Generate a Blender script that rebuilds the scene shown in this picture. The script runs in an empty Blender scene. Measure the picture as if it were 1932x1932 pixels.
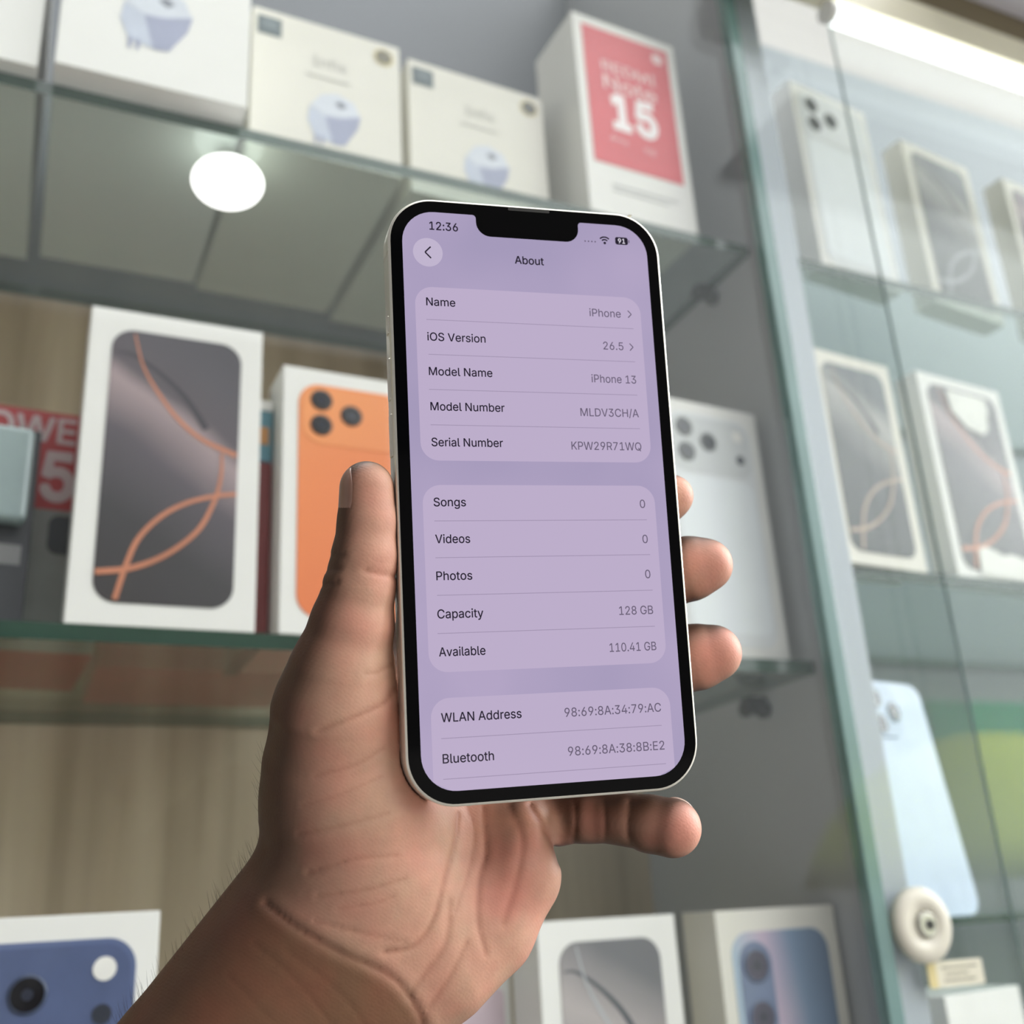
import bpy, bmesh, math, random
import numpy as np
from mathutils import Matrix, Vector

random.seed(4)
S = bpy.context.scene
COL = S.collection

# ------------------------------------------------------------------ camera
F_PX, C_PX = 2053.0, 966.0
# rows: world X (along the shelves), Y (into the cabinet), Z (up) seen in camera axes (right, down, forward)
RW = np.array([[0.9116957202389471, 0.09556844548192207, 0.3995967791739023],
               [-0.4069516157262025, 0.3439742753289244, 0.8462104232221289],
               [-0.05657999784217702, -0.9341029761970091, 0.3524916079909833]])
cam_d = bpy.data.cameras.new('camera')
cam = bpy.data.objects.new('camera', cam_d)
COL.objects.link(cam)
m = RW @ np.diag([1, -1, -1])
cam.matrix_world = Matrix([list(m[0]) + [0], list(m[1]) + [0], list(m[2]) + [0], [0, 0, 0, 1]])
cam_d.sensor_fit = 'HORIZONTAL'
cam_d.sensor_width = 36.0
cam_d.lens = 36.0 * F_PX / 1932.0
cam_d.clip_start = 0.01
cam_d.clip_end = 200
cam_d.dof.use_dof = True
cam_d.dof.focus_distance = 0.258
cam_d.dof.aperture_fstop = 12.5
S.camera = cam

# ------------------------------------------------------------------ world, exposure
S.view_settings.view_transform = 'Standard'
S.view_settings.look = 'None'
S.view_settings.gamma = 1
S.view_settings.use_curve_mapping = False
S.view_settings.exposure = 0.0
S.cycles.transparent_max_bounces = 32
S.cycles.max_bounces = 10

W = bpy.data.worlds.new('street_daylight')
S.world = W
W.use_nodes = True
wt = W.node_tree
wt.nodes.clear()
def wn(t, **k):
    n = wt.nodes.new(t)
    for a, b in k.items():
        setattr(n, a, b)
    return n
w_out = wn('ShaderNodeOutputWorld')
w_bg = wn('ShaderNodeBackground')
w_tc = wn('ShaderNodeTexCoord')
def w_lobe(d, lo, hi):
    v = Vector(d).normalized()
    dp = wn('ShaderNodeVectorMath', operation='DOT_PRODUCT')
    dp.inputs[1].default_value = v
    wt.links.new(w_tc.outputs['Generated'], dp.inputs[0])
    mr = wn('ShaderNodeMapRange', interpolation_type='SMOOTHSTEP')
    mr.inputs['From Min'].default_value = lo
    mr.inputs['From Max'].default_value = hi
    wt.links.new(dp.outputs['Value'], mr.inputs['Value'])
    return mr.outputs['Result']
def w_add(a, fac, col):
    mx = wn('ShaderNodeMix', data_type='RGBA', blend_type='ADD')
    mx.inputs[0].default_value = 1.0
    sc = wn('ShaderNodeVectorMath', operation='SCALE')
    sc.inputs[0].default_value = col
    wt.links.new(fac, sc.inputs['Scale'])
    wt.links.new(a, mx.inputs[6])
    wt.links.new(sc.outputs[0], mx.inputs[7])
    return mx.outputs[2]
base = wn('ShaderNodeRGB')
base.outputs[0].default_value = (0.15, 0.153, 0.157, 1)
c = base.outputs[0]
c = w_add(c, w_lobe((0.93, 0.02, 0.40), 0.88, 0.99), (15.0, 15.2, 15.4))       # open street on the right
c = w_add(c, w_lobe((0.50, -0.46, 0.73), 0.50, 0.97), (2.65, 2.68, 2.72))
c = w_add(c, w_lobe((0.9, -0.4, 0.25), -0.1, 1.0), (0.55, 0.56, 0.57))     # broad fill added from the right, leaving left sides darker
c = w_add(c, w_lobe((0.0, 0.55, 0.83), 0.80, 0.98), (28.0, 28.0, 27.5))       # glow added behind the cabinet to brighten the mirrored street         
w_bg.inputs['Strength'].default_value = 1.0
wt.links.new(c, w_bg.inputs['Color'])
wt.links.new(w_bg.outputs[0], w_out.inputs[0])

# ------------------------------------------------------------------ measuring helpers
def ray(px, py):
    return RW @ np.array([(px - C_PX) / F_PX, (py - C_PX) / F_PX, 1.0])
def on_y(px, py, y):
    r = ray(px, py)
    return r * (y / r[1])
def on_z(px, py, z):
    r = ray(px, py)
    return r * (z / r[2])

# ------------------------------------------------------------------ materials
def lin(c):
    c = c / 255.0
    return c / 12.92 if c <= 0.04045 else ((c + 0.055) / 1.055) ** 2.4
def rgb(r, g, b):
    return (lin(r), lin(g), lin(b), 1.0)
MATS = {}
def mat(name, col, rough=0.5, metal=0.0, var=0.06, scale=60.0, bump=0.0, spec=0.5, emit=None, estr=1.0, coat=0.0):
    if name in MATS:
        return MATS[name]
    M = bpy.data.materials.new(name)
    M.use_nodes = True
    t = M.node_tree
    p = t.nodes['Principled BSDF']
    p.inputs['Roughness'].default_value = rough
    p.inputs['Metallic'].default_value = metal
    p.inputs['Specular IOR Level'].default_value = spec
    p.inputs['Coat Weight'].default_value = coat
    tc = t.nodes.new('ShaderNodeTexCoord')
    nz = t.nodes.new('ShaderNodeTexNoise')
    nz.inputs['Scale'].default_value = scale
    nz.inputs['Detail'].default_value = 4
    t.links.new(tc.outputs['Object'], nz.inputs['Vector'])
    if emit is None:
        rp = t.nodes.new('ShaderNodeValToRGB')
        rp.color_ramp.elements[0].position = 0.3
        rp.color_ramp.elements[1].position = 0.7
        rp.color_ramp.elements[0].color = [x * (1 - var) for x in col[:3]] + [1]
        rp.color_ramp.elements[1].color = [min(1, x * (1 + var)) for x in col[:3]] + [1]
        t.links.new(nz.outputs['Fac'], rp.inputs['Fac'])
        t.links.new(rp.outputs['Color'], p.inputs['Base Color'])
    else:
        p.inputs['Base Color'].default_value = col
        p.inputs['Emission Color'].default_value = emit
        p.inputs['Emission Strength'].default_value = estr
    if bump:
        b = t.nodes.new('ShaderNodeBump')
        b.inputs['Strength'].default_value = bump
        b.inputs['Distance'].default_value = 0.0005
        t.links.new(nz.outputs['Fac'], b.inputs['Height'])
        t.links.new(b.outputs['Normal'], p.inputs['Normal'])
    MATS[name] = M
    return M

def glass_mat(name, tint, f0=0.05, grazing=1.0, rough=0.01):
    M = bpy.data.materials.new(name)
    M.use_nodes = True
    t = M.node_tree
    t.nodes.clear()
    o = t.nodes.new('ShaderNodeOutputMaterial')
    tr = t.nodes.new('ShaderNodeBsdfTransparent')
    tr.inputs[0].default_value = tint
    gl = t.nodes.new('ShaderNodeBsdfGlossy')
    gl.inputs['Roughness'].default_value = rough
    gl.inputs['Color'].default_value = (0.95, 1.0, 0.98, 1)
    lw = t.nodes.new('ShaderNodeLayerWeight')
    lw.inputs[0].default_value = 0.5
    pw = t.nodes.new('ShaderNodeMath'); pw.operation = 'POWER'; pw.inputs[1].default_value = 5
    mr = t.nodes.new('ShaderNodeMapRange')
    mr.inputs['To Min'].default_value = f0
    mr.inputs['To Max'].default_value = grazing
    mx = t.nodes.new('ShaderNodeMixShader')
    t.links.new(lw.outputs['Facing'], pw.inputs[0])
    t.links.new(pw.outputs[0], mr.inputs['Value'])
    t.links.new(mr.outputs['Result'], mx.inputs[0])
    t.links.new(tr.outputs[0], mx.inputs[1])
    t.links.new(gl.outputs[0], mx.inputs[2])
    t.links.new(mx.outputs[0], o.inputs[0])
    MATS[name] = M
    return M

def wood_mat(name):
    M = bpy.data.materials.new(name)
    M.use_nodes = True
    t = M.node_tree
    p = t.nodes['Principled BSDF']
    tc = t.nodes.new('ShaderNodeTexCoord')
    mp = t.nodes.new('ShaderNodeMapping')
    mp.inputs['Scale'].default_value = (34, 34, 2.2)
    nz = t.nodes.new('ShaderNodeTexNoise')
    nz.inputs['Scale'].default_value = 1.0
    nz.inputs['Detail'].default_value = 5
    rp = t.nodes.new('ShaderNodeValToRGB')
    e = rp.color_ramp.elements
    e[0].position = 0.25; e[0].color = rgb(156, 140, 116)
    e[1].position = 0.75; e[1].color = rgb(214, 199, 172)
    n = rp.color_ramp.elements.new(0.5); n.color = rgb(186, 169, 144)
    t.links.new(tc.outputs['Object'], mp.inputs[0])
    t.links.new(mp.outputs[0], nz.inputs['Vector'])
    t.links.new(nz.outputs['Fac'], rp.inputs[0])
    t.links.new(rp.outputs[0], p.inputs['Base Color'])
    p.inputs['Roughness'].default_value = 0.55
    MATS[name] = M
    return M

def gradient_mat(name, stops, axis=(0.0, 0.0, 1.0), off=0.0, scale=1.0, rough=0.35, noise=0.15):
    """printed artwork: a colour ramp running across the picture, wavering a little"""
    M = bpy.data.materials.new(name)
    M.use_nodes = True
    t = M.node_tree
    p = t.nodes['Principled BSDF']
    p.inputs['Roughness'].default_value = rough
    tc = t.nodes.new('ShaderNodeTexCoord')
    dp = t.nodes.new('ShaderNodeVectorMath'); dp.operation = 'DOT_PRODUCT'
    dp.inputs[1].default_value = axis
    nz = t.nodes.new('ShaderNodeTexNoise'); nz.inputs['Scale'].default_value = 14
    t.links.new(tc.outputs['Object'], dp.inputs[0])
    t.links.new(tc.outputs['Object'], nz.inputs['Vector'])
    ma = t.nodes.new('ShaderNodeMath'); ma.operation = 'MULTIPLY_ADD'
    ma.inputs[1].default_value = scale; ma.inputs[2].default_value = off
    t.links.new(dp.outputs['Value'], ma.inputs[0])
    mb = t.nodes.new('ShaderNodeMath'); mb.operation = 'MULTIPLY_ADD'
    mb.inputs[1].default_value = noise
    t.links.new(nz.outputs['Fac'], mb.inputs[0])
    t.links.new(ma.outputs[0], mb.inputs[2])
    rp = t.nodes.new('ShaderNodeValToRGB')
    el = rp.color_ramp.elements
    el[0].position, el[0].color = stops[0]
    el[1].position, el[1].color = stops[-1]
    for pos, cc in stops[1:-1]:
        q = el.new(pos); q.color = cc
    t.links.new(mb.outputs[0], rp.inputs[0])
    t.links.new(rp.outputs[0], p.inputs['Base Color'])
    MATS[name] = M
    return M

# ------------------------------------------------------------------ mesh helpers
class MB:
    def __init__(s):
        s.v = []; s.f = []; s.m = []; s.sm = []
    def add(s, vs, fs, m=0, smooth=False):
        o = len(s.v)
        s.v += [tuple(map(float, v)) for v in vs]
        for f in fs:
            s.f.append([i + o for i in f]); s.m.append(m); s.sm.append(smooth)
    def box(s, x0, x1, y0, y1, z0, z1, m=0, bev=0.0):
        if bev:
            b = bmesh.new()
            bmesh.ops.create_cube(b, size=1)
            for v in b.verts:
                v.co = ((x0 + x1) / 2 + v.co.x * (x1 - x0), (y0 + y1) / 2 + v.co.y * (y1 - y0), (z0 + z1) / 2 + v.co.z * (z1 - z0))
            bmesh.ops.bevel(b, geom=list(b.edges), offset=bev, segments=3, affect='EDGES', profile=0.5)
            b.verts.index_update()
            s.add([v.co[:] for v in b.verts], [[v.index for v in f.verts] for f in b.faces], m)
            b.free()
            return
        vs = [(x, y, z) for z in (z0, z1) for y in (y0, y1) for x in (x0, x1)]
        s.add(vs, [(0, 2, 3, 1), (4, 5, 7, 6), (0, 1, 5, 4), (2, 6, 7, 3), (0, 4, 6, 2), (1, 3, 7, 5)], m)
    def prism(s, pts, y0, y1, m=0, ms=None):
        """outline in the x-z plane, from y0 (front) to y1 (back)"""
        n = len(pts)
        a = [(p[0], y0, p[1]) for p in pts]
        b = [(p[0], y1, p[1]) for p in pts]
        s.add(a + b, [list(range(n)), list(range(2 * n - 1, n - 1, -1))], m)
        s.add(a + b, [(i, i + n, (i + 1) % n + n, (i + 1) % n) for i in range(n)], m if ms is None else ms)
    def lathe(s, prof, cx, cy, cz, axis='y', n=40, m=0, smooth=True):
        """profile of (radius, offset along the axis)"""
        vs = []
        for r, h in prof:
            for k in range(n):
                a = 2 * math.pi * k / n
                u, w = r * math.cos(a), r * math.sin(a)
                vs.append({'y': (cx + u, cy + h, cz + w), 'z': (cx + u, cy + w, cz + h), 'x': (cx + h, cy + u, cz + w)}[axis])
        fs = []
        for j in range(len(prof) - 1):
            for k in range(n):
                fs.append((j * n + k, j * n + (k + 1) % n, (j + 1) * n + (k + 1) % n, (j + 1) * n + k))
        s.add(vs, fs, m, smooth)
        L = len(prof) - 1
        s.add([vs[k] for k in range(n)], [list(range(n))], m)
        s.add([vs[L * n + k] for k in range(n)], [list(range(n))], m)
    def build(s, name, mats, parent=None, loc=None):
        me = bpy.data.meshes.new(name)
        me.from_pydata(s.v, [], s.f)
        for mm in (mats if isinstance(mats, (list, tuple)) else [mats]):
            me.materials.append(mm)
        me.polygons.foreach_set('material_index', s.m)
        me.polygons.foreach_set('use_smooth', s.sm)
        b = bmesh.new(); b.from_mesh(me)
        bmesh.ops.remove_doubles(b, verts=b.verts, dist=1e-7)
        bmesh.ops.recalc_face_normals(b, faces=b.faces)
        b.to_mesh(me); b.free()
        o = bpy.data.objects.new(name, me)
        COL.objects.link(o)
        if parent: o.parent = parent
        if loc is not None: o.location = loc
        return o

def tag(o, label=None, cat=None, group=None, kind=None):
    if label: o['label'] = label
    if cat: o['category'] = cat
    if group: o['group'] = group
    if kind: o['kind'] = kind
    return o
def thing(name, label, cat, loc=(0, 0, 0), yaw=0.0, lean=0.0, group=None):
    o = bpy.data.objects.new(name, None)
    o.empty_display_size = 0.02
    COL.objects.link(o)
    o.location = loc
    o.rotation_euler = (lean, 0, yaw)
    return tag(o, label, cat, group)
def rrect(x0, x1, z0, z1, r, n=8):
    pts = []
    for cx, cz, a0 in ((x1 - r, z1 - r, 0), (x0 + r, z1 - r, 90), (x0 + r, z0 + r, 180), (x1 - r, z0 + r, 270)):
        for k in range(n + 1):
            a = math.radians(a0 + 90 * k / n)
            pts.append((cx + r * math.cos(a), cz + r * math.sin(a)))
    return pts[::-1]
def smooth_path(pts, n=8):
    P = [np.array(p, float) for p in pts]
    P = [2 * P[0] - P[1]] + P + [2 * P[-1] - P[-2]]
    out = []
    for i in range(1, len(P) - 2):
        for k in range(n):
            t = k / n
            out.append(0.5 * (2 * P[i] + (P[i + 1] - P[i - 1]) * t + (2 * P[i - 1] - 5 * P[i] + 4 * P[i + 1] - P[i + 2]) * t * t
                              + (3 * P[i] - P[i - 1] - 3 * P[i + 1] + P[i + 2]) * t ** 3))
    out.append(P[-2])
    return out
def ribbon(mb, pts, w0, w1, y, m):
    """flat printed stroke in the x-z plane"""
    P = smooth_path(pts)
    n = len(P)
    vs = []
    for i, p in enumerate(P):
        d = P[min(i + 1, n - 1)] - P[max(i - 1, 0)]
        d = d / (np.linalg.norm(d) + 1e-12)
        nn = np.array([-d[1], d[0]])
        w = (w0 + (w1 - w0) * i / (n - 1)) / 2
        for sg in (1, -1):
            q = p + nn * w * sg
            vs.append((q[0], y, q[1]))
    mb.add(vs, [(2 * i, 2 * i + 1, 2 * i + 3, 2 * i + 2) for i in range(n - 1)], m)

# lettering ----------------------------------------------------------------
FONT = None
try:
    import os
    fp = os.path.join(bpy.utils.system_resource('DATAFILES'), 'fonts', 'Inter.woff2')
    FONT = bpy.data.fonts.load(fp)
except Exception:
    FONT = None
def text_geo(body, bold=0.0):
    """letter outlines filled one contour at a time, so overlapping strokes stay whole"""
    from mathutils.geometry import delaunay_2d_cdt
    cu = bpy.data.curves.new('lettering', 'FONT')
    cu.body = body
    if FONT: cu.font = FONT
    cu.size = 1.0
    o = bpy.data.objects.new('lettering', cu)
    COL.objects.link(o)
    dg = bpy.context.evaluated_depsgraph_get()
    cv = o.evaluated_get(dg).to_curve(dg)
    loops = []
    for sp in cv.splines:
        pts = []
        bp = sp.bezier_points
        n = len(bp)
        for i in range(n):
            p0, h0, h1, p1 = bp[i].co, bp[i].handle_right, bp[(i + 1) % n].handle_left, bp[(i + 1) % n].co
            straight = ((h0 - p0).length + (h1 - h0).length + (p1 - h1).length) < (p1 - p0).length * 1.001
            st = 1 if straight else 5
            for k in range(st):
                t = k / st
                q = p0 * (1 - t) ** 3 + h0 * 3 * t * (1 - t) ** 2 + h1 * 3 * t * t * (1 - t) + p1 * t ** 3
                pts.append((q.x, q.y))
        loops.append(np.array(pts))
    o.evaluated_get(dg).to_curve_clear()
    bpy.data.objects.remove(o)
    bpy.data.curves.remove(cu)
    ar = [0.5 * np.sum(L[:, 0] * np.roll(L[:, 1], -1) - np.roll(L[:, 0], -1) * L[:, 1]) for L in loops]
    sg = np.sign(ar[int(np.argmax(np.abs(ar)))])
    if bold:
        for i, L in enumerate(loops):
            d = np.roll(L, -1, 0) - np.roll(L, 1, 0)
            nn = np.stack([d[:, 1], -d[:, 0]], 1)
            nn /= np.linalg.norm(nn, axis=1)[:, None] + 1e-9
            loops[i] = L + nn * bold * sg
    pts = []; edges = []
    for L in loops:
        o_ = len(pts); n = len(L)
        pts += [Vector((p[0], p[1])) for p in L]
        edges += [(o_ + k, o_ + (k + 1) % n) for k in range(n)]
    vv, _, ff = delaunay_2d_cdt(pts, edges, [], 0, 1e-6)[:3]
    V = np.array([(p.x, p.y, 0.0) for p in vv])
    T = np.array([f for f in ff if len(f) == 3])
    C_ = V[T].mean(1)
    wn_ = np.zeros(len(C_))
    for L in loops:                       # winding number, so overlapping strokes stay filled
        L2 = np.roll(L, -1, 0)
        for (x0, y0), (x1, y1) in zip(L, L2):
            side = (x1 - x0) * (C_[:, 1] - y0) - (C_[:, 0] - x0) * (y1 - y0)
            wn_ += ((y0 <= C_[:, 1]) & (y1 > C_[:, 1]) & (side > 0)).astype(float)
            wn_ -= ((y0 > C_[:, 1]) & (y1 <= C_[:, 1]) & (side < 0)).astype(float)
    T = T[np.abs(wn_) > 0.5]
    if CAP_H is not None: V *= 0.715 / CAP_H
    return V, T.tolist()
CAP_H = None
CAP_H = text_geo('H')[0][:, 1].max()
def put_text(mb, body, p0, p1, y, m, em=None, bold=0.0, up=None):
    """lettering in the x-z plane, from baseline start p0 to baseline end p1; em = letter size"""
    V, Fs = text_geo(body, bold)
    p0 = np.array(p0, float); p1 = np.array(p1, float)
    x0, x1 = V[:, 0].min(), V[:, 0].max()
    d = (p1 - p0)
    L = np.linalg.norm(d)
    sx = L / (x1 - x0)
    sz = em if em else sx
    d = d / L
    u = np.array([-d[1], d[0]])
    vs = []
    for a, b, _ in V:
        q = p0 + d * (a - x0) * sx + u * b * sz
        vs.append((q[0], y, q[1]))
    mb.add(vs, Fs, m)

# ------------------------------------------------------------------ common materials
WHITE = mat('white_card', rgb(232, 231, 226), 0.45, var=0.015, scale=30)
WHITE2 = mat('cream_card', rgb(226, 223, 212), 0.5, var=0.02, scale=30)
GREY_CARD = mat('grey_card', rgb(150, 150, 148), 0.6, var=0.04, scale=30)
DARK_PRINT = mat('dark_print', rgb(38, 38, 42), 0.35, var=0.1)
LENS_BLACK = mat('lens_black', rgb(22, 22, 26), 0.18, var=0.1)
LENS_RING = mat('lens_ring', rgb(70, 70, 76), 0.3, var=0.05)
GLASS = glass_mat('clear_glass', (0.99, 0.995, 0.993, 1), 0.012, 0.45)
SHELF_GLASS = glass_mat('shelf_glass', (0.87, 0.915, 0.90, 1), 0.05)
EDGE = mat('green_glass_edge', rgb(48, 72, 60), 0.15, var=0.15, scale=25)
EDGE_TEAL = mat('teal_glass_edge', rgb(112, 142, 138), 0.15, var=0.08, scale=25)
WOOD = wood_mat('taupe_wood_grain')
GREY_LAM = mat('grey_laminate', rgb(172, 174, 178), 0.5, var=0.05, scale=6)
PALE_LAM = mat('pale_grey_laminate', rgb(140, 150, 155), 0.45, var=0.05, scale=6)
ALU = mat('white_aluminium', rgb(176, 184, 191), 0.35, var=0.03, scale=10)

# ------------------------------------------------------------------ setting
ZT, ZM, ZL, ZRM = 0.4345, 0.135, -0.170, 0.200      # heights of the shelf edges, camera at 0
YF, YB, YG = 0.52, 0.735, 0.487                      # shelf fronts, back panel, sliding glass
FLOOR = -1.45
b = MB(); b.box(-9.5, 9, -7.3, 0.8, FLOOR - 0.02, FLOOR)
tag(b.build('floor', mat('grey_floor_tile', rgb(96, 94, 92), 0.5, scale=3)), kind='structure')
b = MB(); b.box(0.60, 1.6, 0.25, 0.459, 0.688, 0.70)
tag(b.build('ceiling', mat('white_ceiling', rgb(226, 224, 232), 0.6, scale=3)), kind='structure')

b = MB(); b.box(-3, 4.5, 0.76, 0.80, FLOOR, 2.4)  # unseen wall, raised to keep the added glow behind off the shop
tag(b.build('wall_back_blocker', mat('blocker_wall', rgb(200, 198, 194), 0.7, scale=3)), kind='structure')

cab = thing('display_cabinet', 'built-in shop display cabinet with wood grain back, grey sides and cream header', 'cabinet', (0.46, 0.62, FLOOR))
def cab_part(name, mb, mats, label=None):
    o = mb.build(name, mats)
    o.data.transform(Matrix.Translation((-0.46, -0.62, -FLOOR)))
    o.parent = cab
    if label: o['label'] = label
    return o
b = MB(); b.box(-0.8, 0.443, YB, YB + 0.016, FLOOR + 0.9, ZT)
cab_part('back_panel', b, WOOD, 'taupe wood grain back panel behind the left bay')
b = MB(); b.box(-0.8, 0.443, YB, YB + 0.016, ZT, 0.9)
cab_part('back_panel', b, mat('slate_laminate', rgb(112, 116, 122), 0.5, scale=6), 'plain grey back panel above the top shelf')
b = MB(); b.box(0.443, 1.6, YB, YB + 0.016, ZRM, 0.9)
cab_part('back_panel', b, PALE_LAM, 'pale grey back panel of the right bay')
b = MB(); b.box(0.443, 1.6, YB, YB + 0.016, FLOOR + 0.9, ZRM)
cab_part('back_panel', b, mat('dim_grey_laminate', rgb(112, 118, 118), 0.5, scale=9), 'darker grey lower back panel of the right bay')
b = MB(); b.box(0.443, 0.4485, 0.5025, YB, FLOOR + 0.9005, 0.9)
cab_part('side_panel', b, GREY_LAM, 'grey divider panel between the two bays')
b = MB(); b.box(0.4425, 0.4630, 0.494, 0.502, FLOOR + 0.9005, 0.6715, bev=0.001)
cab_part('front_strip', b, ALU, 'white front strip on the divider')
b = MB(); b.box(-0.8, 1.6, 0.49, YB, FLOOR, FLOOR + 0.9)
cab_part('base_cabinet', b, WHITE2)
b = MB()
b.box(-0.8, 1.6, 0.47, 0.50, 0.672, 0.702, 0, bev=0.002)
cab_part('header_track', b, mat('cream_header', rgb(236, 230, 208), 0.4, var=0.02), 'cream sliding door track along the top')
b = MB(); b.box(0.43, 1.6, 0.452, 0.466, 0.6242, 0.652, bev=0.001)
cab_part('fascia', b, MATS['cream_header'], 'cream fascia strip above the LED tube')
b = MB(); b.box(0.43, 1.6, 0.460, 0.469, 0.6525, 0.700)
cab_part('header_board', b, mat('brown_header', rgb(120, 108, 84), 0.6, scale=8), 'brown board above the track')

# glass shelves
def shelf(label, x0, x1, zc, y0=YF, y1=YB - 0.002, th=0.008):
    b = MB()
    vs = [(x, y, z) for z in (zc - th / 2, zc + th / 2) for y in (y0, y1) for x in (x0, x1)]
    b.add(vs, [(0, 2, 3, 1), (4, 5, 7, 6)], 0)
    b.add(vs, [(0, 1, 5, 4), (2, 6, 7, 3), (0, 4, 6, 2), (1, 3, 7, 5)], 1)
    o = b.build('glass_shelf', [SHELF_GLASS, EDGE])
    return tag(o, label, 'shelf')
shelf('top glass shelf of the left bay, holding charger boxes and the red box', -0.78, 0.4425, ZT)
shelf('middle glass shelf of the left bay under the orange and titanium phone boxes', -0.78, 0.4425, ZM)
shelf('lowest glass shelf of the left bay under the navy phone box', -0.78, 0.4425, ZL)
shelf('upper glass shelf of the right bay under the silver phone box', 0.449, 1.58, ZT)
shelf('middle glass shelf of the right bay under the box with torn white paper', 0.449, 1.58, ZRM)
shelf('thin glass shelf of the right bay under the pale blue phone', 0.449, 1.58, -0.014, th=0.004)
shelf('lowest glass shelf of the right bay, holding a white box', 0.449, 1.58, ZL)
TT, TM, TL, TRM, TRL = ZT + 0.004, ZM + 0.004, ZL + 0.004, ZRM + 0.004, -0.012

# shelf brackets: dark pegs on the divider
for label, y, z in (('dark shelf peg under the top shelf on the grey divider', 0.565, ZT - 0.012),
                    ('dark shelf peg under the middle shelf on the grey divider', 0.572, ZM - 0.016)):
    b = MB()
    b.lathe([(0.0055, 0), (0.0055, -0.004), (0.0035, -0.005), (0.0035, -0.014), (0.005, -0.0145), (0.005, -0.018)], 0.4428, y, z, 'x', 20)
    b.box(0.427, 0.441, y - 0.004, y + 0.004, z + 0.002, z + 0.0078)
    tag(b.build('shelf_peg', DARK_PRINT), label, 'shelf bracket')

# sliding glass
EDGE_PALE = mat('pale_glass_edge', rgb(150, 168, 164), 0.15)
def pane(label, x0, x1, y, teal=True, th=0.006):
    b = MB()
    z0, z1 = FLOOR + 0.9005, 0.6705
    vs = [(x, yy, z) for z in (z0, z1) for yy in (y, y + th) for x in (x0, x1)]
    b.add(vs, [(0, 1, 5, 4), (2, 6, 7, 3)], 0)
    b.add(vs, [(0, 2, 3, 1), (4, 5, 7, 6), (0, 4, 6, 2), (1, 3, 7, 5)], 1)
    root = thing('sliding_glass_door', label, 'glass door', ((x0 + x1) / 2, y, z0))
    o = b.build('glass_pane', [GLASS, EDGE_TEAL if teal else EDGE_PALE])
    o.data.transform(Matrix.Translation((-(x0 + x1) / 2, -y, -z0)))
    o.parent = root
    return root
pane('clear glass pane across the left bay ending in a teal edge', -0.78, 0.4262, YG)
bw = MB(); bw.box(0.4264, 0.4368, YG - 0.002, YG + 0.0063, FLOOR + 0.9005, 0.6705, bev=0.0008)
tag(bw.build('glass_edge_strip', EDGE_TEAL), 'tall teal glass edge strip beside the white divider strip', 'glass strip')
pane_r = pane('clear sliding glass of the right bay carrying the round lock', 0.4372, 1.55, YG)
pane('second sliding glass overlapping the right bay, seen by its thin edge', 0.5115, 1.57, YG - 0.017, teal=False, th=0.0025)

# round lock and its sticker, on the right pane
def lock_part(name, mb, mats, parent, label=None):
    o = mb.build(name, mats)
    if parent is pane_r:
        o.data.transform(Matrix.Translation(-pane_r.location))
    o.parent = parent
    if label: o['label'] = label
    return o
LY = YG - 0.0002
lc = on_y(1742, 1745, LY - 0.004)
b = MB()
b.lathe([(0.0195, 0), (0.0195, -0.004), (0.018, -0.006), (0.0075, -0.006), (0.0072, -0.0045)], lc[0], LY, lc[2], 'y', 48)
lk = lock_part('door_lock', b, mat('cream_plastic', rgb(222, 216, 200), 0.4, var=0.03), pane_r, 'round cream lock disc')
b = MB()
b.lathe([(0.0066, 0), (0.0066, -0.0032), (0.0056, -0.0040)], lc[0], LY - 0.004, lc[2], 'y', 32, 0)
b.lathe([(0.0025, 0), (0.0025, -0.001)], lc[0] + 0.001, LY - 0.0079, lc[2], 'y', 20, 1)
o = lock_part('lock_cylinder', b, [mat('lock_metal', rgb(190, 188, 180), 0.3, 0.6), DARK_PRINT], pane_r)
o.data.transform(Matrix.Translation(pane_r.location)); o.parent = lk
o.data.transform(Matrix.Translation(-pane_r.location))
sl, sr = on_y(1750, 1838, LY), on_y(1855, 1834, LY)
sc_ = (sl + sr) / 2
b = MB()
b.prism(rrect(sl[0], sr[0], sc_[2] - 0.0065, sc_[2] + 0.0065, 0.0012, 4), LY - 0.0003, LY, 0)
b.prism(rrect(sl[0], sl[0] + 0.006, sc_[2] - 0.0065, sc_[2] + 0.0065, 0.0012, 4), LY - 0.0005, LY - 0.0003, 1)
for k, (a, e) in enumerate(((0.25, 0.9), (0.3, 0.72), (0.27, 0.84))):
    z = sc_[2] + 0.0032 - k * 0.0032
    b.box(sl[0] + a * (sr[0] - sl[0]), sl[0] + e * (sr[0] - sl[0]), LY - 0.0005, LY - 0.0003, z - 0.0005, z + 0.0005, 2)
lock_part('label_sticker', b, [mat('cream_sticker', rgb(232, 226, 205), 0.5), mat('yellow_sticker', rgb(222, 206, 150), 0.5), mat('grey_ink', rgb(150, 145, 130), 0.5)], pane_r, 'small cream label sticker')

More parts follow.
